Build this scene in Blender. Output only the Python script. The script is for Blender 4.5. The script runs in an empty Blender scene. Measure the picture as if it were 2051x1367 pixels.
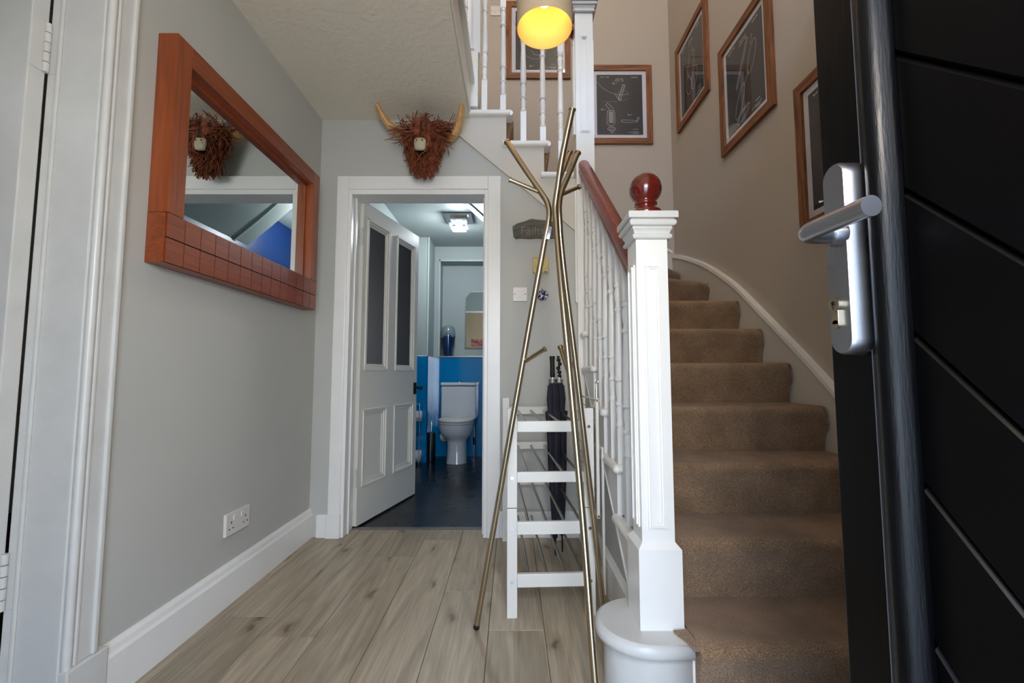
import bpy, math, random
from mathutils import Vector, Matrix
random.seed(7)
C = bpy.context.scene.collection
SC = bpy.context.scene
PI = math.pi

# ------------------------------------------------------------------ camera
cam = bpy.data.objects.new('camera', bpy.data.cameras.new('camera'))
C.objects.link(cam); SC.camera = cam
cam.data.sensor_width = 36.0
cam.data.lens = 36.0 * 870.0 / 2051.0
cam.data.clip_start = 0.02
cam.location = (0, 0, 0.935)
cam.rotation_euler = (PI / 2 + math.atan(64 / 870.0), 0, 0)

# ------------------------------------------------------------------ world, lamps, exposure
W = bpy.data.worlds.new('overcast_sky'); SC.world = W
W.use_nodes = True
wn = W.node_tree; wn.nodes.clear()
wo = wn.nodes.new('ShaderNodeOutputWorld'); bgn = wn.nodes.new('ShaderNodeBackground')
tc = wn.nodes.new('ShaderNodeTexCoord'); sx = wn.nodes.new('ShaderNodeSeparateXYZ')
cr = wn.nodes.new('ShaderNodeValToRGB')
cr.color_ramp.elements[0].position = 0.0; cr.color_ramp.elements[0].color = (0.74, 0.86, 1.0, 1)
cr.color_ramp.elements[1].position = 0.7; cr.color_ramp.elements[1].color = (0.36, 0.58, 1.0, 1)
wn.links.new(tc.outputs['Generated'], sx.inputs[0]); wn.links.new(sx.outputs['Z'], cr.inputs[0])
wn.links.new(cr.outputs[0], bgn.inputs[0]); bgn.inputs[1].default_value = 7.5
wn.links.new(bgn.outputs[0], wo.inputs[0])
SC.view_settings.view_transform = 'Standard'; SC.view_settings.look = 'None'
SC.view_settings.gamma = 1.0; SC.view_settings.use_curve_mapping = False
SC.view_settings.exposure = 0.33

def lamp(name, typ, loc, energy, color, size=0.1, rot=(0, 0, 0), size_y=None):
    l = bpy.data.lights.new(name, typ); l.energy = energy; l.color = color
    if typ == 'AREA':
        l.size = size
        if size_y: l.shape = 'RECTANGLE'; l.size_y = size_y
    else: l.shadow_soft_size = size
    o = bpy.data.objects.new(name, l); C.objects.link(o); o.location = loc; o.rotation_euler = rot
    return o
WARM = (1.0, 0.72, 0.42)
sun = bpy.data.lights.new('sun', 'SUN'); sun.energy = 9.0; sun.angle = math.radians(2); sun.color = (1.0, .95, .86)
so_ = bpy.data.objects.new('sun', sun); C.objects.link(so_); so_.rotation_euler = (math.radians(-12), math.radians(5), 0)   # from over the roof: lights the paving outside
lamp('upper_landing_lamp', 'POINT', (-0.6, 1.0, 4.6), 26, (1.0, 0.86, 0.70), 0.12)
lamp('stairwell_lamp', 'POINT', (0.7, 1.9, 4.8), 14, (1.0, 0.86, 0.70), 0.12)
lamp('pendant_bulb_light', 'POINT', (0.12, 1.51, 2.275), 0.45, (1.0, 0.50, 0.42), 0.03)
lamp('cloakroom_lamp_light', 'POINT', (-0.505, 4.05, 2.27), 25, (0.88, 0.95, 1.0), 0.04)
lamp('side_room_fill', 'POINT', (-2.3, 0.2, 2.2), 2, (0.90, 0.95, 1.0), 0.15)  # unseen light added to the side room
lamp('entrance_fill', 'POINT', (0.15, -0.14, 1.52), 33, (1.0, 0.84, 0.64), 0.12)  # unseen warm fill light added behind the camera, without a fitting

# ------------------------------------------------------------------ materials
def s2l(c):
    return tuple(((v / 255.0) / 12.92 if v / 255.0 <= 0.04045 else ((v / 255.0 + 0.055) / 1.055) ** 2.4) for v in c)
def newmat(name):
    m = bpy.data.materials.new(name); m.use_nodes = True
    return m, m.node_tree, m.node_tree.nodes['Principled BSDF']
def mat(name, rgb, rough=0.5, metal=0.0, bump=0.0, bscale=60.0, vary=0.0, vscale=6.0, coat=0.0, emit=None, estr=0.0, stretch=None, detail=4.0, dist=0.002, spec=None, rvar=0.0):
    m, nt, b = newmat(name)
    col = s2l(rgb) + (1,)
    b.inputs['Base Color'].default_value = col
    b.inputs['Roughness'].default_value = rough; b.inputs['Metallic'].default_value = metal
    b.inputs['Coat Weight'].default_value = coat; b.inputs['Coat Roughness'].default_value = 0.08
    if spec is not None: b.inputs['Specular IOR Level'].default_value = spec
    t = nt.nodes.new('ShaderNodeTexCoord'); mp = nt.nodes.new('ShaderNodeMapping')
    nt.links.new(t.outputs['Object'], mp.inputs[0])
    if stretch: mp.inputs['Scale'].default_value = stretch
    n2 = nt.nodes.new('ShaderNodeTexNoise'); n2.inputs['Scale'].default_value = vscale; n2.inputs['Detail'].default_value = 5
    nt.links.new(mp.outputs[0], n2.inputs[0])
    if vary > 0:
        rp = nt.nodes.new('ShaderNodeValToRGB')
        rp.color_ramp.elements[0].position = 0.3; rp.color_ramp.elements[1].position = 0.7
        rp.color_ramp.elements[0].color = tuple(c * (1 - vary) for c in col[:3]) + (1,)
        rp.color_ramp.elements[1].color = tuple(min(1, c * (1 + vary)) for c in col[:3]) + (1,)
        nt.links.new(n2.outputs[0], rp.inputs[0]); nt.links.new(rp.outputs[0], b.inputs['Base Color'])
    if rvar > 0:
        mr = nt.nodes.new('ShaderNodeMapRange'); mr.inputs[3].default_value = max(0, rough - rvar); mr.inputs[4].default_value = min(1, rough + rvar)
        mr.inputs[1].default_value = .3; mr.inputs[2].default_value = .7
        nt.links.new(n2.outputs[0], mr.inputs[0]); nt.links.new(mr.outputs[0], b.inputs['Roughness'])
    if bump > 0:
        n = nt.nodes.new('ShaderNodeTexNoise'); n.inputs['Scale'].default_value = bscale; n.inputs['Detail'].default_value = detail
        nt.links.new(mp.outputs[0], n.inputs[0])
        bm = nt.nodes.new('ShaderNodeBump'); bm.inputs['Strength'].default_value = bump; bm.inputs['Distance'].default_value = dist
        nt.links.new(n.outputs[0], bm.inputs['Height']); nt.links.new(bm.outputs[0], b.inputs['Normal'])
    if emit:
        b.inputs['Emission Color'].default_value = s2l(emit) + (1,); b.inputs['Emission Strength'].default_value = estr
    return m

def wood(name, dark, light, rough=0.4, axis='Z', scale=1.0, coat=0.0, knots=True, kn=0.5):
    """grained timber: stretched noise along one axis, with knots"""
    m, nt, b = newmat(name)
    t = nt.nodes.new('ShaderNodeTexCoord'); mp = nt.nodes.new('ShaderNodeMapping')
    oi = nt.nodes.new('ShaderNodeObjectInfo'); mul = nt.nodes.new('ShaderNodeMath'); mul.operation = 'MULTIPLY'; mul.inputs[1].default_value = 37.0
    va = nt.nodes.new('ShaderNodeVectorMath'); va.operation = 'ADD'; cb = nt.nodes.new('ShaderNodeCombineXYZ')
    nt.links.new(oi.outputs['Random'], mul.inputs[0])
    for i in range(3): nt.links.new(mul.outputs[0], cb.inputs[i])
    nt.links.new(t.outputs['Object'], va.inputs[0]); nt.links.new(cb.outputs[0], va.inputs[1]); nt.links.new(va.outputs[0], mp.inputs[0])
    s = [14 * scale] * 3; s['XYZ'.index(axis)] = 1.0 * scale; mp.inputs['Scale'].default_value = s
    n = nt.nodes.new('ShaderNodeTexNoise'); n.inputs['Scale'].default_value = 3.0; n.inputs['Detail'].default_value = 7; n.inputs['Distortion'].default_value = 1.2
    nt.links.new(mp.outputs[0], n.inputs[0])
    rp = nt.nodes.new('ShaderNodeValToRGB'); e = rp.color_ramp.elements
    e[0].position = 0.30; e[0].color = s2l(dark) + (1,); e[1].position = 0.68; e[1].color = s2l(light) + (1,)
    nt.links.new(n.outputs[0], rp.inputs[0])
    out = rp.outputs[0]
    if knots:
        mp2 = nt.nodes.new('ShaderNodeMapping'); nt.links.new(va.outputs[0], mp2.inputs[0])
        s2 = [7.0 * scale] * 3; s2['XYZ'.index(axis)] = 2.2 * scale; mp2.inputs['Scale'].default_value = s2
        v = nt.nodes.new('ShaderNodeTexVoronoi'); v.inputs['Scale'].default_value = 1.0; nt.links.new(mp2.outputs[0], v.inputs[0])
        r2 = nt.nodes.new('ShaderNodeValToRGB'); r2.color_ramp.elements[0].position = 0.02; r2.color_ramp.elements[1].position = 0.12
        r2.color_ramp.elements[0].color = (kn, kn, kn, 1); r2.color_ramp.elements[1].color = (1, 1, 1, 1)
        nt.links.new(v.outputs['Distance'], r2.inputs[0])
        mx = nt.nodes.new('ShaderNodeMixRGB'); mx.blend_type = 'MULTIPLY'; mx.inputs[0].default_value = 1
        nt.links.new(out, mx.inputs[1]); nt.links.new(r2.outputs[0], mx.inputs[2]); out = mx.outputs[0]
    nt.links.new(out, b.inputs['Base Color'])
    b.inputs['Roughness'].default_value = rough; b.inputs['Coat Weight'].default_value = coat; b.inputs['Coat Roughness'].default_value = 0.06
    bm = nt.nodes.new('ShaderNodeBump'); bm.inputs['Strength'].default_value = 0.12; bm.inputs['Distance'].default_value = 0.002
    nt.links.new(n.outputs[0], bm.inputs['Height']); nt.links.new(bm.outputs[0], b.inputs['Normal'])
    return m

def plank_mat():
    m, nt, b = newmat('oak_laminate')
    t = nt.nodes.new('ShaderNodeTexCoord')
    oi = nt.nodes.new('ShaderNodeObjectInfo'); mul = nt.nodes.new('ShaderNodeMath'); mul.operation = 'MULTIPLY'; mul.inputs[1].default_value = 61.0
    cb = nt.nodes.new('ShaderNodeCombineXYZ'); va = nt.nodes.new('ShaderNodeVectorMath'); va.operation = 'ADD'
    nt.links.new(oi.outputs['Random'], mul.inputs[0]); nt.links.new(mul.outputs[0], cb.inputs[0]); nt.links.new(mul.outputs[0], cb.inputs[1])
    nt.links.new(t.outputs['Object'], va.inputs[0]); nt.links.new(cb.outputs[0], va.inputs[1])
    def mapping(s):
        mp = nt.nodes.new('ShaderNodeMapping'); mp.inputs['Scale'].default_value = s; nt.links.new(va.outputs[0], mp.inputs[0]); return mp
    # broad cathedral figure
    a = nt.nodes.new('ShaderNodeTexNoise'); a.inputs['Scale'].default_value = 1.0; a.inputs['Detail'].default_value = 4; a.inputs['Distortion'].default_value = 1.5
    nt.links.new(mapping((16, 1.6, 1)).outputs[0], a.inputs[0])
    # fine grain
    g = nt.nodes.new('ShaderNodeTexNoise'); g.inputs['Scale'].default_value = 1.0; g.inputs['Detail'].default_value = 6; g.inputs['Roughness'].default_value = .7
    nt.links.new(mapping((95, 3.2, 1)).outputs[0], g.inputs[0])
    rp = nt.nodes.new('ShaderNodeValToRGB'); e = rp.color_ramp.elements
    e[0].position = 0.28; e[0].color = s2l((148, 134, 112)) + (1,); e[1].position = 0.72; e[1].color = s2l((186, 172, 148)) + (1,)
    nt.links.new(a.outputs[0], rp.inputs[0])
    r2 = nt.nodes.new('ShaderNodeValToRGB'); r2.color_ramp.elements[0].position = .3; r2.color_ramp.elements[1].position = .7
    r2.color_ramp.elements[0].color = (.76, .75, .73, 1); r2.color_ramp.elements[1].color = (1.12, 1.12, 1.12, 1)
    nt.links.new(g.outputs[0], r2.inputs[0])
    m1 = nt.nodes.new('ShaderNodeMixRGB'); m1.blend_type = 'MULTIPLY'; m1.inputs[0].default_value = 1
    nt.links.new(rp.outputs[0], m1.inputs[1]); nt.links.new(r2.outputs[0], m1.inputs[2])
    # knots
    nz = nt.nodes.new('ShaderNodeTexNoise'); nz.inputs['Scale'].default_value = 9; nt.links.new(va.outputs[0], nz.inputs[0])
    vm = nt.nodes.new('ShaderNodeVectorMath'); vm.operation = 'MULTIPLY_ADD'; vm.inputs[1].default_value = (.06, .12, 0)
    nt.links.new(nz.outputs[1], vm.inputs[0]); nt.links.new(va.outputs[0], vm.inputs[2])
    mk = nt.nodes.new('ShaderNodeMapping'); mk.inputs['Scale'].default_value = (5, 1.9, 1); nt.links.new(vm.outputs[0], mk.inputs[0])
    v = nt.nodes.new('ShaderNodeTexVoronoi'); v.voronoi_dimensions = '2D'; v.inputs['Scale'].default_value = 1.0; nt.links.new(mk.outputs[0], v.inputs[0])
    r3 = nt.nodes.new('ShaderNodeValToRGB'); ee = r3.color_ramp.elements
    ee[0].position = 0.025; ee[0].color = (.38, .34, .30, 1); ee[1].position = .17; ee[1].color = (1, 1, 1, 1)
    k = ee.new(.06); k.color = (.78, .74, .70, 1); k = ee.new(.09); k.color = (.90, .87, .84, 1)
    nt.links.new(v.outputs['Distance'], r3.inputs[0])
    m2 = nt.nodes.new('ShaderNodeMixRGB'); m2.blend_type = 'MULTIPLY'; m2.inputs[0].default_value = 1
    nt.links.new(m1.outputs[0], m2.inputs[1]); nt.links.new(r3.outputs[0], m2.inputs[2])
    # whole board brightness
    mr = nt.nodes.new('ShaderNodeMapRange'); mr.inputs[3].default_value = .86; mr.inputs[4].default_value = 1.08
    nt.links.new(oi.outputs['Random'], mr.inputs[0])
    m3 = nt.nodes.new('ShaderNodeMixRGB'); m3.blend_type = 'MULTIPLY'; m3.inputs[0].default_value = 1
    nt.links.new(m2.outputs[0], m3.inputs[1]); nt.links.new(mr.outputs[0], m3.inputs[2])
    nt.links.new(m3.outputs[0], b.inputs['Base Color'])
    b.inputs['Roughness'].default_value = .42
    bm = nt.nodes.new('ShaderNodeBump'); bm.inputs['Strength'].default_value = .15; bm.inputs['Distance'].default_value = .001
    nt.links.new(g.outputs[0], bm.inputs['Height']); nt.links.new(bm.outputs[0], b.inputs['Normal'])
    return m

def carpet_mat():
    m, nt, b = newmat('brown_twist_carpet')
    t = nt.nodes.new('ShaderNodeTexCoord')
    v = nt.nodes.new('ShaderNodeTexNoise'); v.inputs['Scale'].default_value = 430; v.inputs['Detail'].default_value = 3; v.inputs['Roughness'].default_value = .75
    nt.links.new(t.outputs['Object'], v.inputs[0])
    big = nt.nodes.new('ShaderNodeTexNoise'); big.inputs['Scale'].default_value = 9; big.inputs['Detail'].default_value = 3
    nt.links.new(t.outputs['Object'], big.inputs[0])
    rp = nt.nodes.new('ShaderNodeValToRGB'); e = rp.color_ramp.elements
    e[0].position = .32; e[0].color = s2l((84, 64, 47)) + (1,); e[1].position = .68; e[1].color = s2l((220, 186, 148)) + (1,)
    k = e.new(.5); k.color = s2l((148, 117, 88)) + (1,)
    nt.links.new(v.outputs[0], rp.inputs[0])
    r2 = nt.nodes.new('ShaderNodeValToRGB'); r2.color_ramp.elements[0].position = .35; r2.color_ramp.elements[1].position = .65
    r2.color_ramp.elements[0].color = (.78, .77, .76, 1); r2.color_ramp.elements[1].color = (1.1, 1.1, 1.1, 1)
    nt.links.new(big.outputs[0], r2.inputs[0])
    mx = nt.nodes.new('ShaderNodeMixRGB'); mx.blend_type = 'MULTIPLY'; mx.inputs[0].default_value = 1
    nt.links.new(rp.outputs[0], mx.inputs[1]); nt.links.new(r2.outputs[0], mx.inputs[2]); nt.links.new(mx.outputs[0], b.inputs['Base Color'])
    b.inputs['Roughness'].default_value = 1; b.inputs['Sheen Weight'].default_value = .25; b.inputs['Specular IOR Level'].default_value = .1
    bm = nt.nodes.new('ShaderNodeBump'); bm.inputs['Strength'].default_value = .8; bm.inputs['Distance'].default_value = .004
    nt.links.new(v.outputs[0], bm.inputs['Height']); nt.links.new(bm.outputs[0], b.inputs['Normal'])
    return m

def glass_mat(name, tint=(1, 1, 1), rough=0.0, ior=1.5):
    m = bpy.data.materials.new(name); m.use_nodes = True; nt = m.node_tree; nt.nodes.clear()
    o = nt.nodes.new('ShaderNodeOutputMaterial'); tr = nt.nodes.new('ShaderNodeBsdfTransparent'); gl = nt.nodes.new('ShaderNodeBsdfGlossy')
    fr = nt.nodes.new('ShaderNodeFresnel'); fr.inputs[0].default_value = ior; mx = nt.nodes.new('ShaderNodeMixShader')
    tr.inputs[0].default_value = tint + (1,); gl.inputs['Roughness'].default_value = rough
    ge = nt.nodes.new('ShaderNodeNewGeometry'); iv = nt.nodes.new('ShaderNodeMath'); iv.operation = 'SUBTRACT'; iv.inputs[0].default_value = 1; nt.links.new(ge.outputs['Backfacing'], iv.inputs[1])
    ml = nt.nodes.new('ShaderNodeMath'); ml.operation = 'MULTIPLY'; nt.links.new(fr.outputs[0], ml.inputs[0]); nt.links.new(iv.outputs[0], ml.inputs[1])
    nt.links.new(ml.outputs[0], mx.inputs[0]); nt.links.new(tr.outputs[0], mx.inputs[1]); nt.links.new(gl.outputs[0], mx.inputs[2]); nt.links.new(mx.outputs[0], o.inputs[0])
    return m

M = dict(
    wall_hall=mat('sage_grey_wall_paint', (190, 189, 181), .75, bump=.12, bscale=90, vary=.03, vscale=2.2),
    wall_stair=mat('taupe_wall_paint', (184, 172, 158), .75, bump=.12, bscale=90, vary=.02, vscale=2),
    ceiling=mat('textured_ceiling_paint', (226, 217, 198), .7, bump=.8, bscale=38, detail=3, dist=.007),
    white=mat('white_gloss_paint', (238, 236, 230), .28, bump=.10, bscale=40, dist=.001, vary=.015, vscale=9),
    white_worn=mat('old_white_gloss_paint', (208, 207, 202), .3, bump=.35, bscale=28, dist=.002, vary=.04, vscale=12),
    cream=mat('cream_satin_paint', (224, 220, 208), .4, bump=.08, bscale=50, dist=.001),
    plaster=mat('pale_plaster_string', (206, 198, 184), .6, bump=.1, bscale=70, dist=.001),
    oak=plank_mat(), carpet=carpet_mat(),
    subfloor=mat('dark_underlay', (50, 46, 42), .9),
    mirror_wood=wood('orange_cherry_wood', (124, 58, 24), (154, 76, 34), .36, 'Z', 1.0, .15, False),
    mirror_wood_y=wood('orange_cherry_wood_lengthwise', (118, 54, 22), (150, 72, 32), .36, 'Y', 1.0, .15, False),
    groove=mat('dark_groove', (30, 14, 8), .7),
    silver=mat('mirror_silver', (225, 230, 228), .01, 1.0),
    frame_wood=wood('stained_pine', (84, 46, 20), (152, 92, 46), .5, 'Z', 1.2, 0, True, .3),
    frame_wood_x=wood('stained_pine_crosswise', (84, 46, 20), (152, 92, 46), .5, 'X', 1.2, 0, True, .3),
    mahogany=wood('polished_mahogany', (62, 10, 5), (150, 36, 14), .34, 'Y', 1.6, .25, False),
    mahogany_ball=mat('turned_mahogany', (92, 20, 10), .2, coat=1.0, vary=.25, vscale=14),
    matboard=mat('white_mat_board', (206, 204, 212), .8),
    print=mat('charcoal_print_paper', (38, 37, 42), .6),
    chalk=mat('chalk_white_ink', (196, 196, 196), .8),
    clear=glass_mat('picture_glass'),
    door_black=mat('black_gloss_door_paint', (3, 3, 4), .30, bump=.25, bscale=45, stretch=(1, 1, .09), dist=.001, rvar=.06, spec=.16),
    door_worn=mat('weathered_black_paint', (5, 6, 8), .38, bump=.5, bscale=420, stretch=(1, 1, .10), dist=.0007, vary=.4, vscale=80, rvar=.06, spec=.2),
    seam=mat('pale_joint_line', (120, 122, 130), .6),
    alu=mat('scratched_satin_aluminium', (166, 168, 174), .30, 1.0, bump=.12, bscale=300, dist=.0005, rvar=.08),
    chrome=mat('chrome', (220, 222, 225), .08, 1.0),
    nickel=mat('brushed_bronze_nickel', (186, 172, 146), .27, 1.0, bump=.06, bscale=500, stretch=(1, 1, .05), dist=.0003),
    steel=mat('brushed_steel_tube', (165, 162, 156), .28, 1.0),
    rubber=mat('black_rubber', (14, 14, 15), .6),
    lacquer=mat('white_lacquered_wood', (222, 218, 208), .32),
    plastic=mat('white_plastic', (220, 214, 206), .35),
    ivory=mat('yellowed_ivory_plastic', (212, 186, 118), .4),
    black=mat('black_detail', (12, 12, 12), .5),
    slate=mat('carved_slate', (84, 79, 70), .6, bump=1.0, bscale=30, dist=.012, vary=.4, vscale=26, stretch=(.5, 1, 2)),
    slate_cut=mat('carved_slate_letters', (122, 114, 102), .8),
    umbrella=mat('navy_umbrella_fabric', (26, 25, 38), .7, bump=.4, bscale=20, stretch=(1, 1, .3), dist=.004),
    horn=wood('carved_horn_wood', (184, 134, 72), (216, 172, 110), .45, 'Z', 1.5, .1, False),
    twig=mat('rust_willow_twigs', (132, 70, 44), .45, vary=.75, vscale=45, stretch=(1, 1, .6)),
    twig_dark=mat('dark_willow_core', (40, 16, 8), .8),
    muzzle=mat('bleached_wood', (190, 180, 150), .55, vary=.1, vscale=12),
    wc_wall=mat('duck_egg_wall_paint', (158, 168, 166), .6, bump=.1, bscale=80),
    wc_trim=mat('duck_egg_gloss', (186, 196, 190), .35),
    blue=mat('cobalt_gloss_panel', (0, 116, 172), .10, coat=.6),
    navy=mat('deep_blue_wall', (10, 44, 96), .4),
    vinyl=mat('black_vinyl_floor', (13, 14, 18), .3, bump=.12, bscale=14, dist=.003, rvar=.05),
    alutrim=mat('aluminium_threshold', (150, 148, 146), .35, 1.0),
    reeded=mat('shade_tinted_reeded_glass', (20, 32, 40), .38, spec=.7),  # dark tint paints in the unlit space seen through the panes
    porcelain=mat('white_porcelain', (206, 208, 210), .08, coat=.5),
    wc_lid=mat('ivory_seat_plastic', (200, 198, 190), .2),
    veneer=mat('wood_veneer_shade', (200, 178, 148), .5, bump=.6, bscale=60, stretch=(.3, .3, 5), dist=.002),
    shade_in=mat('yellow_shade_lining', (250, 208, 112), .8),
    bulb=mat('lit_bulb', (255, 240, 200), .5, emit=(255, 226, 160), estr=5),
    led=mat('lit_led_crystal', (240, 245, 255), .2, emit=(230, 240, 255), estr=.6),
    ground=mat('outdoor_paving', (205, 202, 194), .9, bump=.3),
    stone=mat('pale_render', (190, 186, 176), .8),
)
M['reeded'].node_tree.nodes['Principled BSDF'].inputs['Base Color'].default_value = s2l((18, 28, 36)) + (1,)
for mm in (M['shade_in'],):
    pass

# ------------------------------------------------------------------ mesh builder
ORG = {}
class MB:
    def __init__(s): s.v = []; s.f = []; s.sm = []
    def add(s, vs, fs, smooth=False):
        n = len(s.v); s.v += [tuple(p) for p in vs]; s.f += [tuple(i + n for i in f) for f in fs]; s.sm += [smooth] * len(fs); return s
    def box(s, x0, x1, y0, y1, z0, z1):
        if x0 > x1: x0, x1 = x1, x0
        if y0 > y1: y0, y1 = y1, y0
        if z0 > z1: z0, z1 = z1, z0
        return s.add([(x0, y0, z0), (x1, y0, z0), (x1, y1, z0), (x0, y1, z0), (x0, y0, z1), (x1, y0, z1), (x1, y1, z1), (x0, y1, z1)],
              [(0, 3, 2, 1), (4, 5, 6, 7), (0, 1, 5, 4), (1, 2, 6, 5), (2, 3, 7, 6), (3, 0, 4, 7)])
    def prism(s, poly, axis, a, b, smooth=False):
        """poly: 2D points in the plane across axis ('X': (y,z), 'Y': (x,z), 'Z': (x,y))"""
        def P(p, t):
            return (t, p[0], p[1]) if axis == 'X' else (p[0], t, p[1]) if axis == 'Y' else (p[0], p[1], t)
        area = sum(poly[i][0] * poly[(i + 1) % len(poly)][1] - poly[(i + 1) % len(poly)][0] * poly[i][1] for i in range(len(poly)))
        if (area < 0) != (axis == 'Y'): poly = poly[::-1]
        lo, hi = min(a, b), max(a, b); n = len(poly)
        vs = [P(p, lo) for p in poly] + [P(p, hi) for p in poly]
        s.add(vs, [tuple(range(n))[::-1], tuple(range(n, 2 * n))])
        s.add(vs, [(i, (i + 1) % n, (i + 1) % n + n, i + n) for i in range(n)], smooth)
        return s
    def lathe(s, prof, c=(0, 0, 0), seg=20, sx=1, sy=1, axis='Z', closed=True, smooth=True):
        vs = []; fs = []; n = len(prof)
        for r, z in prof:
            for k in range(seg):
                a = 2 * PI * k / seg; x = r * math.cos(a) * sx; y = r * math.sin(a) * sy
                if axis == 'Z': p = (c[0] + x, c[1] + y, c[2] + z)
                elif axis == 'Y': p = (c[0] + x, c[1] + z, c[2] - y)
                else: p = (c[0] + z, c[1] + x, c[2] + y)
                vs.append(p)
        for i in range(n - 1):
            for k in range(seg):
                k2 = (k + 1) % seg; fs.append((i * seg + k, i * seg + k2, (i + 1) * seg + k2, (i + 1) * seg + k))
        s.add(vs, fs, smooth)
        if closed:
            s.add(vs, [tuple(range(seg))[::-1], tuple(range((n - 1) * seg, n * seg))])
        return s
    def sq(s, prof, c=(0, 0, 0), ky=1.0):
        """square loft: (half width, z)"""
        vs = []; fs = []; n = len(prof)
        for r, z in prof:
            for a, b in ((-1, -1), (1, -1), (1, 1), (-1, 1)): vs.append((c[0] + a * r, c[1] + b * r * ky, c[2] + z))
        for i in range(n - 1):
            for k in range(4):
                k2 = (k + 1) % 4; fs.append((i * 4 + k, i * 4 + k2, (i + 1) * 4 + k2, (i + 1) * 4 + k))
        fs.append((3, 2, 1, 0)); fs.append(tuple(range((n - 1) * 4, n * 4)))
        return s.add(vs, fs)
    def tube(s, pts, r, seg=10, caps=True, smooth=True, flat=1.0):
        pts = [Vector(p) for p in pts]; n = len(pts)
        rs = r if isinstance(r, (list, tuple)) else [r] * n
        t0 = (pts[1] - pts[0]).normalized(); up = Vector((0, 0, 1)) if abs(t0.z) < .9 else Vector((1, 0, 0))
        u = t0.cross(up).normalized(); vs = []; fs = []
        for i, p in enumerate(pts):
            t = (pts[min(i + 1, n - 1)] - pts[max(i - 1, 0)]).normalized()
            u = (u - t * u.dot(t)).normalized(); w = t.cross(u)
            for k in range(seg):
                a = 2 * PI * k / seg; vs.append(p + u * (rs[i] * math.cos(a)) + w * (rs[i] * math.sin(a) * flat))
        for i in range(n - 1):
            for k in range(seg):
                k2 = (k + 1) % seg; fs.append((i * seg + k, i * seg + k2, (i + 1) * seg + k2, (i + 1) * seg + k))
        s.add(vs, fs, smooth)
        if caps: s.add(vs, [tuple(range(seg))[::-1], tuple(range((n - 1) * seg, n * seg))])
        return s
    def ribbon(s, pts, w, n):
        """flat line of width w on local XZ plane at y=n"""
        pts = [Vector((p[0], p[1])) for p in pts]
        for a, b in zip(pts, pts[1:]):
            d = (b - a)
            if d.length < 1e-6: continue
            d.normalize(); q = Vector((-d.y, d.x)) * w / 2; a2 = a - d * w * .3; b2 = b + d * w * .3
            s.add([(a2.x - q.x, n, a2.y - q.y), (b2.x - q.x, n, b2.y - q.y), (b2.x + q.x, n, b2.y + q.y), (a2.x + q.x, n, a2.y + q.y)], [(0, 1, 2, 3)])
        return s
    def build(s, name, m, parent=None, bevel=0.0, seg=2, label=None, kind=None, local=False, cat=None, group=None, rot=None, loc=None):
        me = bpy.data.meshes.new(name)
        o = bpy.data.objects.new(name, me); C.objects.link(o)
        if parent is not None:
            o.parent = parent; org = ORG.get(parent.name, Vector((0, 0, 0))); ORG[o.name] = org
        else: org = Vector((0, 0, 0)); ORG[o.name] = org
        vs = s.v if local or org.length == 0 else [tuple(Vector(p) - org) for p in s.v]
        if local and loc is not None: o.location = loc
        if rot is not None: o.rotation_euler = rot
        me.from_pydata(vs, [], s.f); me.polygons.foreach_set('use_smooth', s.sm); me.update()
        if m is not None: me.materials.append(m if not isinstance(m, str) else M[m])
        if bevel > 0:
            b = o.modifiers.new('bevel', 'BEVEL'); b.width = bevel; b.segments = seg; b.limit_method = 'ANGLE'; b.angle_limit = math.radians(40)
        if label: o['label'] = label
        if kind: o['kind'] = kind
        if cat: o['category'] = cat
        if group: o['group'] = group
        return o
def thing(name, label, cat, loc=(0, 0, 0), rot=(0, 0, 0), group=None, kind=None, parent=None):
    o = bpy.data.objects.new(name, None); C.objects.link(o); o.empty_display_size = .05
    o.location = loc; o.rotation_euler = rot; ORG[o.name] = Vector(loc)
    if label: o['label'] = label
    if cat: o['category'] = cat
    if group: o['group'] = group
    if kind: o['kind'] = kind
    return o
def struct(name, mb, m, label, cat, bevel=0.0):
    return mb.build(name, m, None, bevel, label=label, kind='structure', cat=cat)
def smooth_path(pts, n=8):
    """Catmull-Rom through the points"""
    P = [Vector(p) for p in pts]; P = [P[0] * 2 - P[1]] + P + [P[-1] * 2 - P[-2]]; out = []
    for i in range(1, len(P) - 2):
        for k in range(n):
            t = k / n; a, b, c, d = P[i - 1], P[i], P[i + 1], P[i + 2]
            out.append(.5 * ((2 * b) + (c - a) * t + (2 * a - 5 * b + 4 * c - d) * t * t + (3 * b - a - 3 * c + d) * t ** 3))
    out.append(P[-2]); return out
def text_mb(s, size, depth=.001, shear=0.0):
    cu = bpy.data.curves.new('lettering', 'FONT'); cu.body = s; cu.size = size; cu.extrude = depth; cu.align_x = 'CENTER'; cu.resolution_u = 3; cu.shear = shear
    o = bpy.data.objects.new('lettering', cu); C.objects.link(o)
    me = o.evaluated_get(bpy.context.evaluated_depsgraph_get()).to_mesh()
    vs = [(v.co.x, -v.co.z, v.co.y) for v in me.vertices]; fs = [tuple(p.vertices) for p in me.polygons]
    C.objects.unlink(o); bpy.data.objects.remove(o); bpy.data.curves.remove(cu)
    return vs, fs
def add_text(mb, s, size, x, z, y, depth=.0005, shear=0.0, sx=1.0):
    vs, fs = text_mb(s, size, depth, shear)
    mb.add([(v[0] * sx + x, v[1] + y, v[2] + z) for v in vs], fs)

# ================================================================== SHELL
XL, YB, ZC = -1.167, 2.565, 2.487      # left wall, back wall, hall ceiling
XR, YS = 1.41, 3.70                     # stair side wall, stair back wall
ZU, ZT = 2.73, 5.10                     # upper floor, upper ceiling
VX, VY = -0.26, 1.685                    # edges of the stair void
RISE = .195
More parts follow.
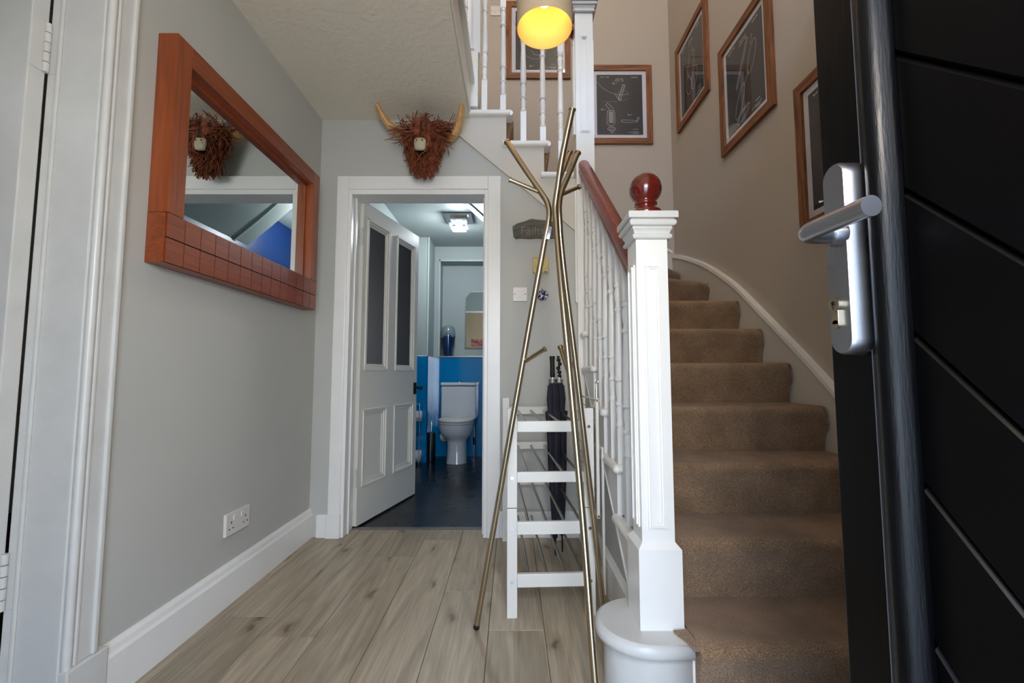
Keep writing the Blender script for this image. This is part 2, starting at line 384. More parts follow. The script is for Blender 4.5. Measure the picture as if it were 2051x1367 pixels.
# floor with its boards
floor = MB().box(-1.30, XR + .1, -.42, 2.70, -.08, -.009).box(.10, XR + .1, 2.70, YS + .12, -.08, -.009).build('floor', 'subfloor', label='pale grey oak laminate floor of the hall', kind='structure', cat='floor')
joints = {0: [.9, 2.1], 1: [.55, 1.75], 2: [.35, 1.62], 3: [1.05, 2.30], 4: [.2, 1.3, 2.528], 5: [.74, 1.947], 6: [.5, 1.66], 7: [.1, 1.35, 2.55], 8: [.7, 1.95], 9: [.3], 10: [.8], 11: [.2], 12: [.6], 13: [.4]}
for k in range(14):
    a = -1.316 + .205 * k; b = a + .205; a = max(a, XL); b = min(b, XR)
    if b - a < .01: continue
    ymax = 2.69 if b < .6 else 1.30
    ys = [-.30] + [j for j in joints.get(k, []) if j < ymax - .05] + [ymax]
    for y0, y1 in zip(ys, ys[1:]):
        bm = MB(); g = .0007
        L = y1 - y0; Wd = b - a
        x0, x1, yy0, yy1 = -Wd / 2 + g, Wd / 2 - g, -L / 2 + g, L / 2 - g; c = .0018
        bm.add([(x0, yy0, -.008), (x1, yy0, -.008), (x1, yy1, -.008), (x0, yy1, -.008), (x0, yy0, -c), (x1, yy0, -c), (x1, yy1, -c), (x0, yy1, -c),
                (x0 + c, yy0 + c, 0), (x1 - c, yy0 + c, 0), (x1 - c, yy1 - c, 0), (x0 + c, yy1 - c, 0)],
               [(3, 2, 1, 0), (8, 9, 10, 11)] + [(i, (i + 1) % 4, (i + 1) % 4 + 4, i + 4) for i in range(4)] + [(i + 4, (i + 1) % 4 + 4, (i + 1) % 4 + 8, i + 8) for i in range(4)])
        bm.build('floor_plank', 'oak', floor, local=True, loc=((a + b) / 2, (y0 + y1) / 2, 0))

# left wall with its doorway (Y .36 .. 1.17)
struct('wall_left', MB().box(-1.30, XL, 1.19, 2.70, 0, ZU).box(-1.30, XL, -.42, .34, 0, ZU).box(-1.30, XL, .34, 1.19, 2.062, ZU),
       'wall_hall', 'pale grey painted wall on the left carrying the wood framed mirror', 'wall')
# back wall: doorway X -.985..-.145, top follows the stair flight
bw = MB()
bw.box(-1.30, -.985, YB, 2.70, 0, ZC); bw.box(-.985, -.145, YB, 2.70, 2.045, ZC)
def flight_under(x): return 2.115 - .845 * (x + .008)   # underside line of the upper string
bw.prism([(-.145, 0), (.40, 0), (.40, 1.95), (.21, 2.10), (.19, 2.13), (-.02, 2.30), (-.04, 2.33), (-.26, 2.50), (-.145 - .115, ZC), (-.145, ZC)][:9] and
         [(-.145, 0), (.40, 0), (.40, 1.96), (.21, 1.97), (.21, 2.13), (-.03, 2.13), (-.03, 2.30), (-.145, 2.30)], 'Y', YB, 2.70)
struct('wall_back', bw, 'wall_hall', 'warm grey wall facing the front door with the cloakroom doorway', 'wall')
# right (stair side) wall and stair back wall
struct('wall_right', MB().box(XR, XR + .12, -.42, YS + .12, 0, ZT), 'wall_stair', 'taupe side wall of the staircase with three framed prints', 'wall')
struct('wall_stairwell_back', MB().box(.10, XR, YS, YS + .12, 0, ZT).box(-1.30, .10, YS, YS + .12, 2.49, ZT), 'wall_stair', 'taupe wall at the back of the stairwell behind the turned spindles', 'wall')
# front wall with the entrance opening, upper window opening
fw = MB().box(-1.30, -.44, -.42, -.30, 0, ZU).box(.47, XR + .12, -.42, -.30, 0, ZU).box(-.44, .47, -.42, -.30, 2.06, ZU)
fw.box(-1.30, -.2, -.42, -.30, ZU, ZT).box(1.1, XR + .12, -.42, -.30, ZU, ZT).box(-.2, 1.1, -.42, -.30, ZU, 3.5).box(-.2, 1.1, -.42, -.30, 4.75, ZT)
struct('wall_front', fw, 'wall_hall', 'front wall around the entrance behind the camera', 'wall')
struct('wall_upper_left', MB().box(-1.42, -1.30, -.42, YS + .12, ZU, ZT), 'wall_stair', 'taupe wall of the upper landing', 'wall')
# hall ceiling and upper floor slab, with the void over the stairs
struct('ceiling', MB().box(-1.30, VX, -.42, YB + .03, ZC, ZU - .03).box(VX, XR, -.42, VY, ZC, ZU - .03), 'ceiling', 'stippled cream ceiling over the hall', 'ceiling')
struct('ceiling_upper', MB().box(-1.42, XR + .12, -.42, YS + .12, ZT, ZT + .1), 'ceiling', 'cream ceiling above the upper landing', 'ceiling')
fl2 = MB().box(-1.30, VX, -.42, YB + .03, ZU - .03, ZU).box(VX, XR, -.42, VY, ZU - .03, ZU).box(-1.30, VX - .01, YB + .03, YS, ZC, ZU)
struct('floor_upper', fl2, 'carpet', 'brown carpeted upper landing floor', 'floor')
# fascia and nosing around the void
struct('trim_1', MB().box(VX, VX + .012, VY, 2.49, ZC + .004, 2.66).box(VX - .02, VX + .035, VY - .02, 2.49, 2.665, 2.705).box(VX + .012, XR, VY - .01, VY + .001, ZC + .001, 2.66).box(VX, XR, VY - .02, VY + .03, 2.665, 2.705),
       'cream', 'cream painted fascia and nosing along the landing edge', 'trim', .006)

# door casing around the cloakroom doorway
cs = MB()
cs.box(-1.055, -.985, YB - .022, YB, .0, 2.125); cs.box(-.145, -.068, YB - .022, YB, 0, 2.125); cs.box(-.985, -.145, YB - .022, YB, 2.045, 2.125)
struct('trim_2', cs, 'white', 'flat white architrave around the cloakroom doorway', 'trim', .004)
jb = MB()
jb.box(-1.0, -.965, YB - .012, 2.70, 0, 2.045).box(-.166, -.135, YB - .012, 2.70, 0, 2.045).box(-.965, -.166, YB - .012, 2.70, 2.015, 2.045)
jb.box(-.965, -.955, YB + .045, YB + .06, 0, 2.015).box(-.176, -.166, YB + .045, YB + .06, 0, 2.015)
struct('trim_3', jb, 'white', 'white door lining inside the cloakroom doorway', 'trim', .003)
struct('trim_4', MB().box(-1.12, -1.06, YB - .018, YB, 0, .13).box(-1.062, -.98, YB - .03, YB, 0, .135), 'white', 'white plinth block in the corner left of the cloakroom doorway', 'trim', .004)
struct('trim_5', MB().prism([(2.68, 0), (2.72, 0), (2.712, .006), (2.688, .006)], 'X', -.965, -.166), 'alutrim', 'thin aluminium threshold strip of the cloakroom doorway', 'trim')
# baseboards
bp = [(XL, 0), (XL + .022, 0), (XL + .022, .125), (XL + .016, .135), (XL + .013, .15), (XL + .006, .162), (XL, .162)]
struct('baseboard_left', MB().prism(bp, 'Y', 1.29, YB), 'white', 'tall white moulded baseboard along the left wall', 'baseboard')
struct('baseboard_back', MB().box(-.068, .40, YB - .018, YB, 0, .15), 'white', 'white baseboard behind the shoe rack', 'baseboard', .004)

# left doorway: lining, casing, plinth
lj = MB().box(-1.315, XL + .004, 1.17, 1.195, 0, 2.06).box(-1.315, XL + .004, .335, .36, 0, 2.06).box(-1.315, XL + .004, .36, 1.17, 2.04, 2.065)
lj.box(-1.285, -1.275, 1.162, 1.17, 0, 2.04)
struct('trim_6', lj, 'white_worn', 'thickly painted grey white lining of the left doorway', 'trim', .003)
cz = MB()
cz.box(XL, XL + .016, 1.195, 1.262, .17, 2.14).box(XL, XL + .016, .27, .335, .17, 2.14).box(XL, XL + .016, .27, 1.262, 2.07, 2.14)
cz.box(XL, XL + .024, 1.245, 1.258, .17, 2.14)
cz.lathe([(.011, .17), (.011, 2.07)], (XL + .012, 1.183, 0), 14)
cz.box(XL, XL + .02, 1.196, 1.206, .17, 2.10)
struct('trim_7', cz, 'white_worn', 'old white casing with a rounded bead beside the left doorway', 'trim', .003)
struct('trim_8', MB().box(XL - .002, XL + .028, 1.172, 1.288, 0, .17), 'white_worn', 'white plinth block at the foot of the left doorway casing', 'trim', .004)
struct('trim_9', MB().tube([(XL + .003, 1.272, .17), (XL + .003, 1.272, 2.14)], .004, 6), 'cream', 'thin painted bead of filler between casing and left wall', 'trim')

# door_3: white leaf opened into the side room
d3 = MB()
d3.box(-2.06, -1.3165, 1.122, 1.167, .01, 2.03)
D3 = d3.build('door_3', 'white_worn', bevel=.003, label='white panelled door opened away into the side room at far left', kind='structure', cat='door')
for px0, px1 in ((-1.97, -1.73), (-1.66, -1.42)):
    for z0, z1 in ((.25, .85), (1.05, 1.85)):
        w = .022
        MB().box(px0, px1, 1.114, 1.122, z0, z0 + w).box(px0, px1, 1.114, 1.122, z1 - w, z1).box(px0, px0 + w, 1.114, 1.122, z0 + w, z1 - w).box(px1 - w, px1, 1.114, 1.122, z0 + w, z1 - w).build('panel_moulding', 'white_worn', D3, .003)
for zc in (.40, 1.85):
    h = MB()
    for i in range(5):
        h.lathe([(.0075, 0), (.0080, .0265)], (-1.310, 1.160, zc - .0725 + i * .029), 12)
    h.box(-1.3165, -1.3145, 1.124, 1.160, zc - .073, zc + .073)
    h.box(-1.311, -1.280, 1.168, 1.1705, zc - .073, zc + .073)
    h.build('hinge', 'white_worn', D3, .001, label='hinge clogged with white paint')
# side room shell
struct('wall_side_room', MB().box(-4.0, -1.30, -1.12, -1.0, 0, 2.5).box(-4.0, -1.30, 3.0, 3.12, 0, 2.5).box(-4.12, -4.0, -1.12, 3.12, 0, 2.5).box(-1.31, -1.302, 1.20, 3.0, 0, 2.5).box(-1.31, -1.302, -1.0, .33, 0, 2.5),
       'wall_hall', 'grey walls of the side room beyond the left doorway', 'wall')
struct('ceiling_side_room', MB().box(-4.12, -1.30, -1.12, 3.12, 2.5, 2.6), 'ceiling', 'ceiling of the side room', 'ceiling')
struct('floor_side_room', MB().box(-4.12, -1.30, -1.12, 3.12, -.08, -.001), 'subfloor', 'dark floor of the side room', 'floor')
struct('floor_outside', MB().box(-8, 8, -9, -.42, -.20, -.03), 'ground', 'grey paving outside the front door', 'ground')

# ------------------------------------------------------------------ cloakroom shell
CW = 2.42
struct('floor_cloakroom', MB().box(-1.12, 0.0, 2.70, 5.22, -.06, .0), 'vinyl', 'near black vinyl floor of the cloakroom', 'floor')
cwm = MB()
cwm.box(-1.22, -1.12, 2.70, 5.3, 0, CW)                        # left wall
cwm.box(-1.12, -.905, 4.66, 5.30, 1.125, CW)                   # pier
cwm.box(-.905, -.84, 5.01, 5.30, 1.125, CW).box(-.84, 0, 5.01, 5.30, 2.25, CW).box(-.84, 0, 5.21, 5.30, 1.125, 2.25)
cwm.box(-.905, 0, 5.02, 5.3, 0, 1.12)
cwm.box(.002, .10, 2.70, 3.84, 0, 2.06).box(.002, .10, 3.84, 5.3, 0, CW)
cwm.box(-1.12, -.985, 2.70, 2.705, 0, CW).box(-.145, 0, 2.70, 2.705, 0, CW).box(-.985, -.145, 2.70, 2.705, 2.045, CW)
struct('wall_cloakroom', cwm, 'wc_wall', 'duck egg grey walls of the cloakroom with a recessed niche', 'wall')
struct('trim_10', MB().box(-.915, -.90, 4.648, 4.662, 1.125, CW).box(-.85, -.835, 5.0, 5.012, 1.135, 2.26).box(-.85, 0, 5.0, 5.012, 2.245, 2.26), 'wc_trim', 'pale corner beads of the cloakroom pier and niche', 'trim')
struct('ceiling_cloakroom', MB().box(-1.22, -.06, 2.70, 3.84, CW, CW + .03).box(-1.22, .10, 3.84, 5.30, CW, CW + .06), 'wc_wall', 'grey cloakroom ceiling', 'ceiling')
# sloping soffit of the upper flight
sf = MB().prism([(-.44, CW), (-.20, 2.20), (.0, 2.03), (.0, 2.06), (-.06, 2.12), (-.19, 2.24), (-.36, CW)], 'Y', 2.705, 3.68)
struct('ceiling_slope', sf, 'wc_wall', 'sloping underside of the stairs inside the cloakroom', 'ceiling')
struct('trim_11', MB().prism([(-.45, CW), (-.205, 2.19), (.0, 2.015), (.0, 2.027), (-.2, 2.202), (-.438, CW)], 'Y', 3.49, 3.512).box(-.44, 0, 3.84, 3.845, CW - .001, CW), 'wc_trim', 'white bead along the sloping stair underside', 'trim')
# blue gloss panels
bl = MB().box(-1.12, -.90, 4.655, 4.661, 0, 1.122).box(-.905, -.899, 4.655, 5.012, 0, 1.122).box(-.90, -.0, 5.008, 5.02, 0, 1.122).box(-.008, 0, 2.71, 5.01, 0, 1.122).box(-1.121, -1.115, 2.72, 4.656, 0, 1.122)
struct('wall_blue_panels', bl, 'blue', 'glossy cobalt blue wall panelling of the cloakroom', 'wall panel')
struct('wall_navy', MB().box(-.006, 0, 2.71, 3.68, 1.122, 2.05).box(-.006, 0, 3.68, 5.01, 1.122, CW), 'navy', 'deep blue upper wall on the right of the cloakroom', 'wall')
struct('trim_12', MB().box(-.905, -.0, 5.0, 5.022, 1.120, 1.134).box(-.912, -.898, 4.648, 5.01, 1.120, 1.131), 'alutrim', 'silver edging strip along the top of the blue panelling', 'trim', .002)
# ================================================================== CLOAKROOM DOOR (door_2)
ang = math.atan2(.967, .255)
D2 = thing('door_2', 'cream white half glazed panel door opened into the cloakroom', 'door', (-.943, 2.70, 0), (0, 0, ang), kind='structure')
# local: x along the leaf, -y visible hall side
TH = .036; LW = .757; ZD = 2.033
lf = MB(); y0, y1 = 0.0, TH
def frame_leaf(mb, ops, x0, x1, z0, z1, ya, yb):
    xs = sorted({x0, x1} | {o[0] for o in ops} | {o[1] for o in ops}); zs = sorted({z0, z1} | {o[2] for o in ops} | {o[3] for o in ops})
    for a, b in zip(xs, xs[1:]):
        z = z0
        col = sorted([(o[2], o[3]) for o in ops if o[0] <= a + 1e-6 and o[1] >= b - 1e-6])
        for p, q in col:
            mb.box(a, b, ya, yb, z, p); z = q
        mb.box(a, b, ya, yb, z, z1)
ops = [(.05, .315, .96, 1.93), (.425, .695, .96, 1.93), (.05, .315, .24, .705), (.425, .695, .24, .705)]
frame_leaf(lf, ops, 0, LW, .012, ZD, 0, TH)
lf.build('door_leaf', 'cream', D2, local=True)
for i, (a, b, c, d) in enumerate(ops):
    mo = MB()
    for (w, dep) in ((-.008, -.007), (.007, .002), (.022, .010)):
        for ya, yb in ((dep, .017),):
            q = .014 + .001
            mo.box(a + w, b - w, ya, yb, c + w, c + w + q).box(a + w, b - w, ya, yb, d - w - q, d - w).box(a + w, a + w + q, ya, yb, c + w, d - w).box(b - w - q, b - w, ya, yb, c + w, d - w)
    mo.build('panel_moulding', 'cream', D2, .003, local=True)
    if i < 2:
        gm = MB(); n = 44; w = (b - a - .07) / n       # reeded glass: fine vertical flutes
        pr = []
        for k in range(n + 1):
            pr.append((a + .035 + w * k, .016)); 
            if k < n: pr.append((a + .035 + w * (k + .5), .0135))
        vs = [(p[0], p[1], c + .035) for p in pr] + [(p[0], p[1], d - .035) for p in pr]; m_ = len(pr)
        gm.add(vs, [(k, k + 1, k + 1 + m_, k + m_) for k in range(m_ - 1)], False)
        gm.box(a + .035, b - .035, .018, .022, c + .035, d - .035)
        gm.build('reeded_glass', 'reeded', D2, local=True, label='fluted glass pane tinted dark for the unlit room beyond')
    else:
        MB().box(a + .03, b - .03, .014, TH - .014, c + .03, d - .03).build('door_panel', 'cream', D2, local=True)
for zc in (.30, 1.80):
    h = MB()
    for k in range(5): h.lathe([(.007, 0), (.007, .021)], (-.007, .004, zc - .055 + k * .0225), 10)
    h.build('hinge', 'white_worn', D2, local=True)
hp = MB().box(.70, .745, -.006, 0, .775, .865)
hp = hp.build('handle_plate', 'black', D2, .003, local=True, label='small black handle plate')
lv = MB().lathe([(.010, 0), (.008, -.03), (.012, -.034), (.020, -.046), (.014, -.058)][::-1], (.722, -.004, .825), 14, axis='Y')
lv.build('door_knob', 'black', hp, local=True)

# ================================================================== STAIRCASE
def riser_line(k):
    """plane of riser k: (inner point, outer point), direction of climb"""
    if k <= 6:
        y = 1.26 if k == 1 else 1.49 + .23 * (k - 2)
        return Vector((.425, y)), Vector((1.38, y))
    return {7: (Vector((.49, 2.63)), Vector((1.38, 2.645))), 8: (Vector((.49, 2.635)), Vector((1.38, 3.05))), 9: (Vector((.47, 2.64)), Vector((1.38, 3.58))),
            10: (Vector((.445, 2.64)), Vector((.88, 3.67))), 11: (Vector((.425, 2.62)), Vector((.425, 3.67))), 12: (Vector((.195, 2.62)), Vector((.195, 3.67))),
            13: (Vector((-.035, 2.62)), Vector((-.035, 3.67))), 14: (Vector((-.265, 2.62)), Vector((-.265, 3.67)))}[k]
stair = thing('staircase', 'white painted staircase with turned spindles and a red mahogany handrail winding up to the left', 'staircase', (.9, 1.26, 0))
# carcass of treads and risers (under the carpet)
for k in range(1, 14):
    A, B = riser_line(k); A2, B2 = riser_line(k + 1); z = RISE * k
    poly = [tuple(A), tuple(B)]
    if k == 9: poly += [(1.38, 3.67)]
    poly += [tuple(B2), tuple(A2)]
    if k == 8 or k == 9 or k == 7 or k == 10: pass
    if k == 1: poly = [(.497, 1.26), (1.38, 1.26), (1.38, 1.49), (.497, 1.49)]
    MB().prism(poly, 'Z', z - RISE if k < 7 else z - .22, z).build('step', 'white' if k < 7 else 'carpet', stair)
# bullnose first step
bn = []
cx, cy, ra = .385, 1.375, .135
pts = [(.497, 1.235)]
for i in range(17):
    a = -PI / 2 - PI * i / 16
    pts.append((.40 + .15 * math.cos(a), 1.37 + .14 * math.sin(a)))
pts += [(.42, 1.51), (.497, 1.51)]
def inset(pts, d, c=(.43, 1.375)):
    return [(c[0] + (p[0] - c[0]) * (1 - d / .14) if p[0] < .45 else p[0], c[1] + (p[1] - c[1]) * (1 - d / .14)) for p in pts]
bu = MB()
bu.prism(inset(pts, .022), 'Z', 0, .16, True)
bu.build('bullnose_riser', 'white_worn', stair)
bt = MB()
prof = [(.010, .156), (.002, .160), (0, .170), (0, .180), (.004, .190), (.012, .195)]
rings = [[(p[0], p[1], z) for p in inset(pts, d)] for d, z in prof]; n = len(pts)
vs = [p for r in rings for p in r]
bt.add(vs, [tuple(range(n))[::-1], tuple(range(n * (len(rings) - 1), n * len(rings)))])
bt.add(vs, [(j * n + i, j * n + (i + 1) % n, (j + 1) * n + (i + 1) % n, (j + 1) * n + i) for j in range(len(rings) - 1) for i in range(n)], True)
bt.build('bullnose_tread', 'white_worn', stair)
# tread ends (nosing returns) on the open side of the lower flight
def roll(mb, path, r, seg=8): mb.tube(path, r, seg)
for k in range(2, 7):
    y0 = riser_line(k)[0].y - .035; y1 = min(riser_line(k + 1)[0].y + .02, 2.50); z = RISE * k
    t = MB().box(.405, .476, y0 + .016, y1, z - .034, z)
    t.tube([(.405, y0 + .017, z - .017), (.476, y0 + .017, z - .017)], .017, 12)
    t.tube([(.405, y0 + .017, z - .017), (.405, y1, z - .017)], .017, 12)
    t.lathe([(.002, -.0165), (.012, -.012), (.017, 0), (.012, .012), (.002, .0165)], (.405, y0 + .017, z - .017), 12)
    t.build('tread_nosing', 'white', stair)
# open string of the lower flight
st_ = [(1.437, RISE)]
st_ = [(1.437, .10), (1.437, .16), (1.49, .16), (1.49, 2 * RISE - .03)]
for k in range(3, 7):
    y = riser_line(k)[0].y; st_ += [(y, RISE * (k - 1) - .03), (y, RISE * k - .03)]
st_ += [(2.50, 6 * RISE - .03), (2.50, .853 * (2.50 - 1.35))]
MB().prism(st_, 'X', .408, .426).build('open_string', 'white', stair)
MB().prism([(1.437, 0), (2.50, 0), (2.50, .853 * (2.50 - 1.35) + .01), (1.437, .10)], 'X', .418, .438).build('spandrel_panel', 'wall_hall', stair, label='pale grey panel under the flight')
MB().tube([(.410, 1.437, .853 * (1.437 - 1.35)), (.410, 2.50, .853 * (2.50 - 1.35))], .006, 8).tube([(.412, 1.437, .853 * (1.437 - 1.35) + .014), (.412, 2.50, .853 * (2.50 - 1.35) + .014)], .003, 6).build('string_bead', 'white', stair)
MB().prism([(.402, 0), (.420, 0), (.420, .172), (.414, .172), (.408, .160), (.402, .150)], 'Y', 1.437, 2.50).build('plinth_moulding', 'white', stair)
MB().box(.42, .44, 2.60, YS, 0, 1.20).build('flight_back_panel', 'white', stair)

# wall string along the stair side wall and round the corner
top = [(1.20, .26), (1.45, .47), (1.85, .842), (2.03, .964 + .03), (2.19, 1.12), (2.48, 1.345), (2.675, 1.49), (2.84, 1.59), (3.02, 1.69), (3.19, 1.77), (3.46, 1.88), (3.70, 1.96)]
topp = [(p.x, p.y) for p in smooth_path([(a, b, 0) for a, b in top], 4)]
ws = MB().prism([(1.20, 0)] + topp + [(3.70, .9), (2.6, .5), (2.0, 0)], 'X', 1.383, XR)
ws.build('wall_string', 'plaster', stair)
wb = MB()
for (a, b) in zip(topp, topp[1:]):
    wb.prism([(a[0], a[1] - .022), (b[0], b[1] - .022), (b[0], b[1] + .004), (a[0], a[1] + .004)], 'X', 1.372, XR)
wb.build('string_capping', 'white', stair)
MB().prism([(1.38, 1.2), (1.38, 1.98), (.88, 2.24), (.42, 2.55), (.42, 1.6)], 'Y', 3.672, YS).build('wall_string', 'plaster', stair)
MB().prism([(1.38, 1.96), (1.38, 1.985), (.88, 2.245), (.88, 2.22)], 'Y', 3.662, YS).build('string_capping', 'white', stair)

# newel posts
def post_panels(mb, cx, cy, hw, z0, z1, faces, pw):
    for w, dep in ((0, .004), (.006, .009), (.012, .005)):
        q = .006
        for f in faces:
            lo, hi = -pw + w, pw - w; a, b = z0 + w, z1 - w
            for (u0, u1, v0, v1) in ((lo, hi, a, a + q), (lo, hi, b - q, b), (lo, lo + q, a + q, b - q), (hi - q, hi, a + q, b - q)):
                if f == 'front': mb.box(cx + u0, cx + u1, cy - hw - dep, cy - hw, v0, v1)
                elif f == 'left': mb.box(cx - hw - dep, cx - hw, cy + u0, cy + u1, v0, v1)
                elif f == 'right': mb.box(cx + hw, cx + hw + dep, cy + u0, cy + u1, v0, v1)
CAP = [(.050, 0), (.056, 0), (.0595, .003), (.0612, .008), (.0595, .013), (.056, .016), (.0552, .017), (.0555, .020), (.0575, .026), (.0615, .032), (.0618, .037), (.060, .038), (.0605, .039), (.066, .039), (.070, .042), (.0722, .049), (.070, .056), (.066, .060), (.064, .061), (.0762, .0615), (.0762, .080), (.074, .083)]
def newel(c, z0, zb, zs, hb, hs, pz, faces, ball=True, lean=0.0, label=None):
    n = MB()
    if zb > z0: n.sq([(hb, z0), (hb, zb - .016), (hs + .002, zb), (hs, zb + .002), (hs, zs)], (c[0], c[1], 0))
    else: n.sq([(hs, z0), (hs, zs)], (c[0], c[1], 0))
    for a, b in pz: post_panels(n, c[0], c[1], hs, a, b, faces, .029)
    po = n.build('newel_post', 'white', stair, label=label)
    k = hs / .0485
    cp = MB().sq([(r * k, z + zs - .001) for r, z in CAP], (c[0], c[1], 0)).build('post_cap', 'white_worn', po, .002)
    if ball:
        R = .0515; zc = zs + .180
        pf = [(.004, zs + .0835), (.050, zs + .0835), (.050, zs + .100), (.046, zs + .106), (.034, zs + .110), (.028, zs + .114), (.027, zs + .120), (.030, zs + .124), (.036, zs + .127), (.036, zs + .131), (.031, zs + .134)]
        for i in range(3, 33):
            a = -PI / 2 + PI * i / 34; r = R * math.cos(a); z = R * math.sin(a)
            if i in (19, 21, 23): r -= .0028
            if r < .031 and z < 0: continue
            pf.append((r, zc + z))
        pf.append((.001, zc + R))
        MB().lathe(pf, (c[0], c[1], 0), 32).build('ball_finial', 'mahogany_ball', po, label='glossy turned mahogany ball with three grooves')
    return po
np_ = newel((.434, 1.374), RISE, .436, 1.352, .0635, .0485, [(.475, 1.275)], ('front', 'left', 'right'), label='panelled white post at the foot of the stairs')
newel((.437, 2.55), 0, 0, 3.128, .05, .054, [(1.35, 2.05), (2.37, 2.98)], ('front', 'left', 'right'), label='tall white corner post at the turn of the stairs')
newel((-.255, 2.56), 2.545, 2.545, 3.60, .05, .047, [(2.90, 3.5)], ('front', 'left', 'right'), label='white post at the landing edge')

# spindles
TURN = [(.0165, 0), (.018, .004), (.0165, .012), (.0125, .022), (.0165, .050), (.0175, .062), (.0135, .078), (.0135, .080), (.019, .084), (.019, .092), (.0135, .096), (.0125, .104), (.0155, .125), (.0175, .148), (.0145, .168), (.0130, .174), (.0195, .178), (.0195, .186), (.0165, .190), (.0195, .195), (.0175, .201),
        (.0178, .260), (.0125, .440), (.0120, .452), (.0180, .456), (.0180, .464), (.0125, .469), (.0115, .482), (.0165, .512), (.0175, .528), (.0120, .546), (.0120, .549), (.0180, .553), (.0180, .559), (.0165, .565)]
spindle_mesh = {}
def spindle(x, y, z0, zt, z1):
    h = .0175
    b = MB().sq([(h, z0), (h, zt - .008), (h - .004, zt)], (x, y, 0))
    b.lathe([(r * (1.12 if r < .0165 else 1.04), z + zt) for r, z in TURN], (x, y, 0), 18)
    b.sq([(h - .003, zt + .565), (h, zt + .572), (h, z1)], (x, y, 0))
    b.build('spindle', 'white', stair)
def rail_z(y): return 1.232 + .83 * (y - 1.43)
for i in range(8):
    y = 1.600 + .115 * i
    k = max(2, min(6, int((y - (1.49 - .035)) / .23) + 2)) if y > 1.62 else 2
    spindle(.428, y + .012, RISE * k, rail_z(y) - .74, rail_z(y) + .004)
# handrail of the lower flight
def rail_prof():
    return [(-.030, 0), (.030, 0), (.034, .010), (.030, .020), (.034, .030), (.034, .044), (.026, .058), (.010, .066), (-.010, .066), (-.026, .058), (-.034, .044), (-.034, .030), (-.030, .020), (-.034, .010)]
def rail(a, b, name='handrail', cap=True):
    a = Vector(a); b = Vector(b); pr = rail_prof(); n = len(pr); d = (b - a).normalized()
    side = Vector((d.y, -d.x, 0)).normalized() if abs(d.x) + abs(d.y) > 0 else Vector((1, 0, 0)); up = side.cross(d)
    if up.z < 0: up = -up
    vs = [a + side * p[0] + Vector((0, 0, 1)) * p[1] * 1.25 for p in pr] + [b + side * p[0] + Vector((0, 0, 1)) * p[1] * 1.25 for p in pr]
    m = MB(); m.add(vs, [(i, (i + 1) % n, (i + 1) % n + n, i + n) for i in range(n)], True)
    m.add(vs, [tuple(range(n))[::-1], tuple(range(n, 2 * n))])
    return m.build(name, 'mahogany', stair, label='polished red mahogany handrail')
rail((.425, 1.420, rail_z(1.42)), (.428, 2.497, rail_z(2.497)))
# upper flight: string, tread ends, spindles, rail
us = [(.385, 2.13 - .03), (.385, flight_under(.385)), (-.262, flight_under(-.262)), (-.262, 2.50), (-.035, 2.50), (-.035, 2.31), (.195, 2.31), (.195, 2.115), (.385, 2.115)]
us = [(.385, flight_under(.385)), (.385, 11 * RISE - .034), (.195, 11 * RISE - .034), (.195, 12 * RISE - .034), (-.035, 12 * RISE - .034), (-.035, 13 * RISE - .034), (-.30, 13 * RISE - .034), (-.30, ZC), (-.345, ZC), (-.33, flight_under(-.33))]
MB().prism(us, 'Y', 2.549, 2.598).build('open_string', 'plaster', stair, label='pale upper string on the back wall')
for k, (x0, x1) in {11: (.20, .385), 12: (-.03, .235), 13: (-.262, .005)}.items():
    z = RISE * k
    t = MB().box(x0 - .025, x1 - .016, 2.535, 2.62, z - .034, z)
    t.tube([(x0 - .025, 2.535, z - .017), (x1 - .016, 2.535, z - .017)], .017, 12)
    if k > 11: t.tube([(x1 - .016, 2.535, z - .017), (x1 - .016, 2.62, z - .017)], .017, 12)
    t.build('tread_nosing', 'white', stair)
for i, x in enumerate((.300, .190, .070, -.055, -.170)):
    k = 11 if i == 0 else 12 if i < 3 else 13
    zt = 2.445 + .83 * (.193 - x)
    spindle(x, 2.575, RISE * k, zt, zt + .755)
def urail(x): return 3.20 + .83 * (.193 - x)
ra, rb = Vector((.385, 2.575, urail(.385))), Vector((-.21, 2.575, urail(-.21)))
rail(ra, rb)
# landing balustrade along the void
for i in range(6): spindle(-.275, 1.80 + .115 * i, ZU, ZU + .14, ZU + .86)
rail((-.275, 1.70, ZU + .86), (-.275, 2.51, ZU + .86))

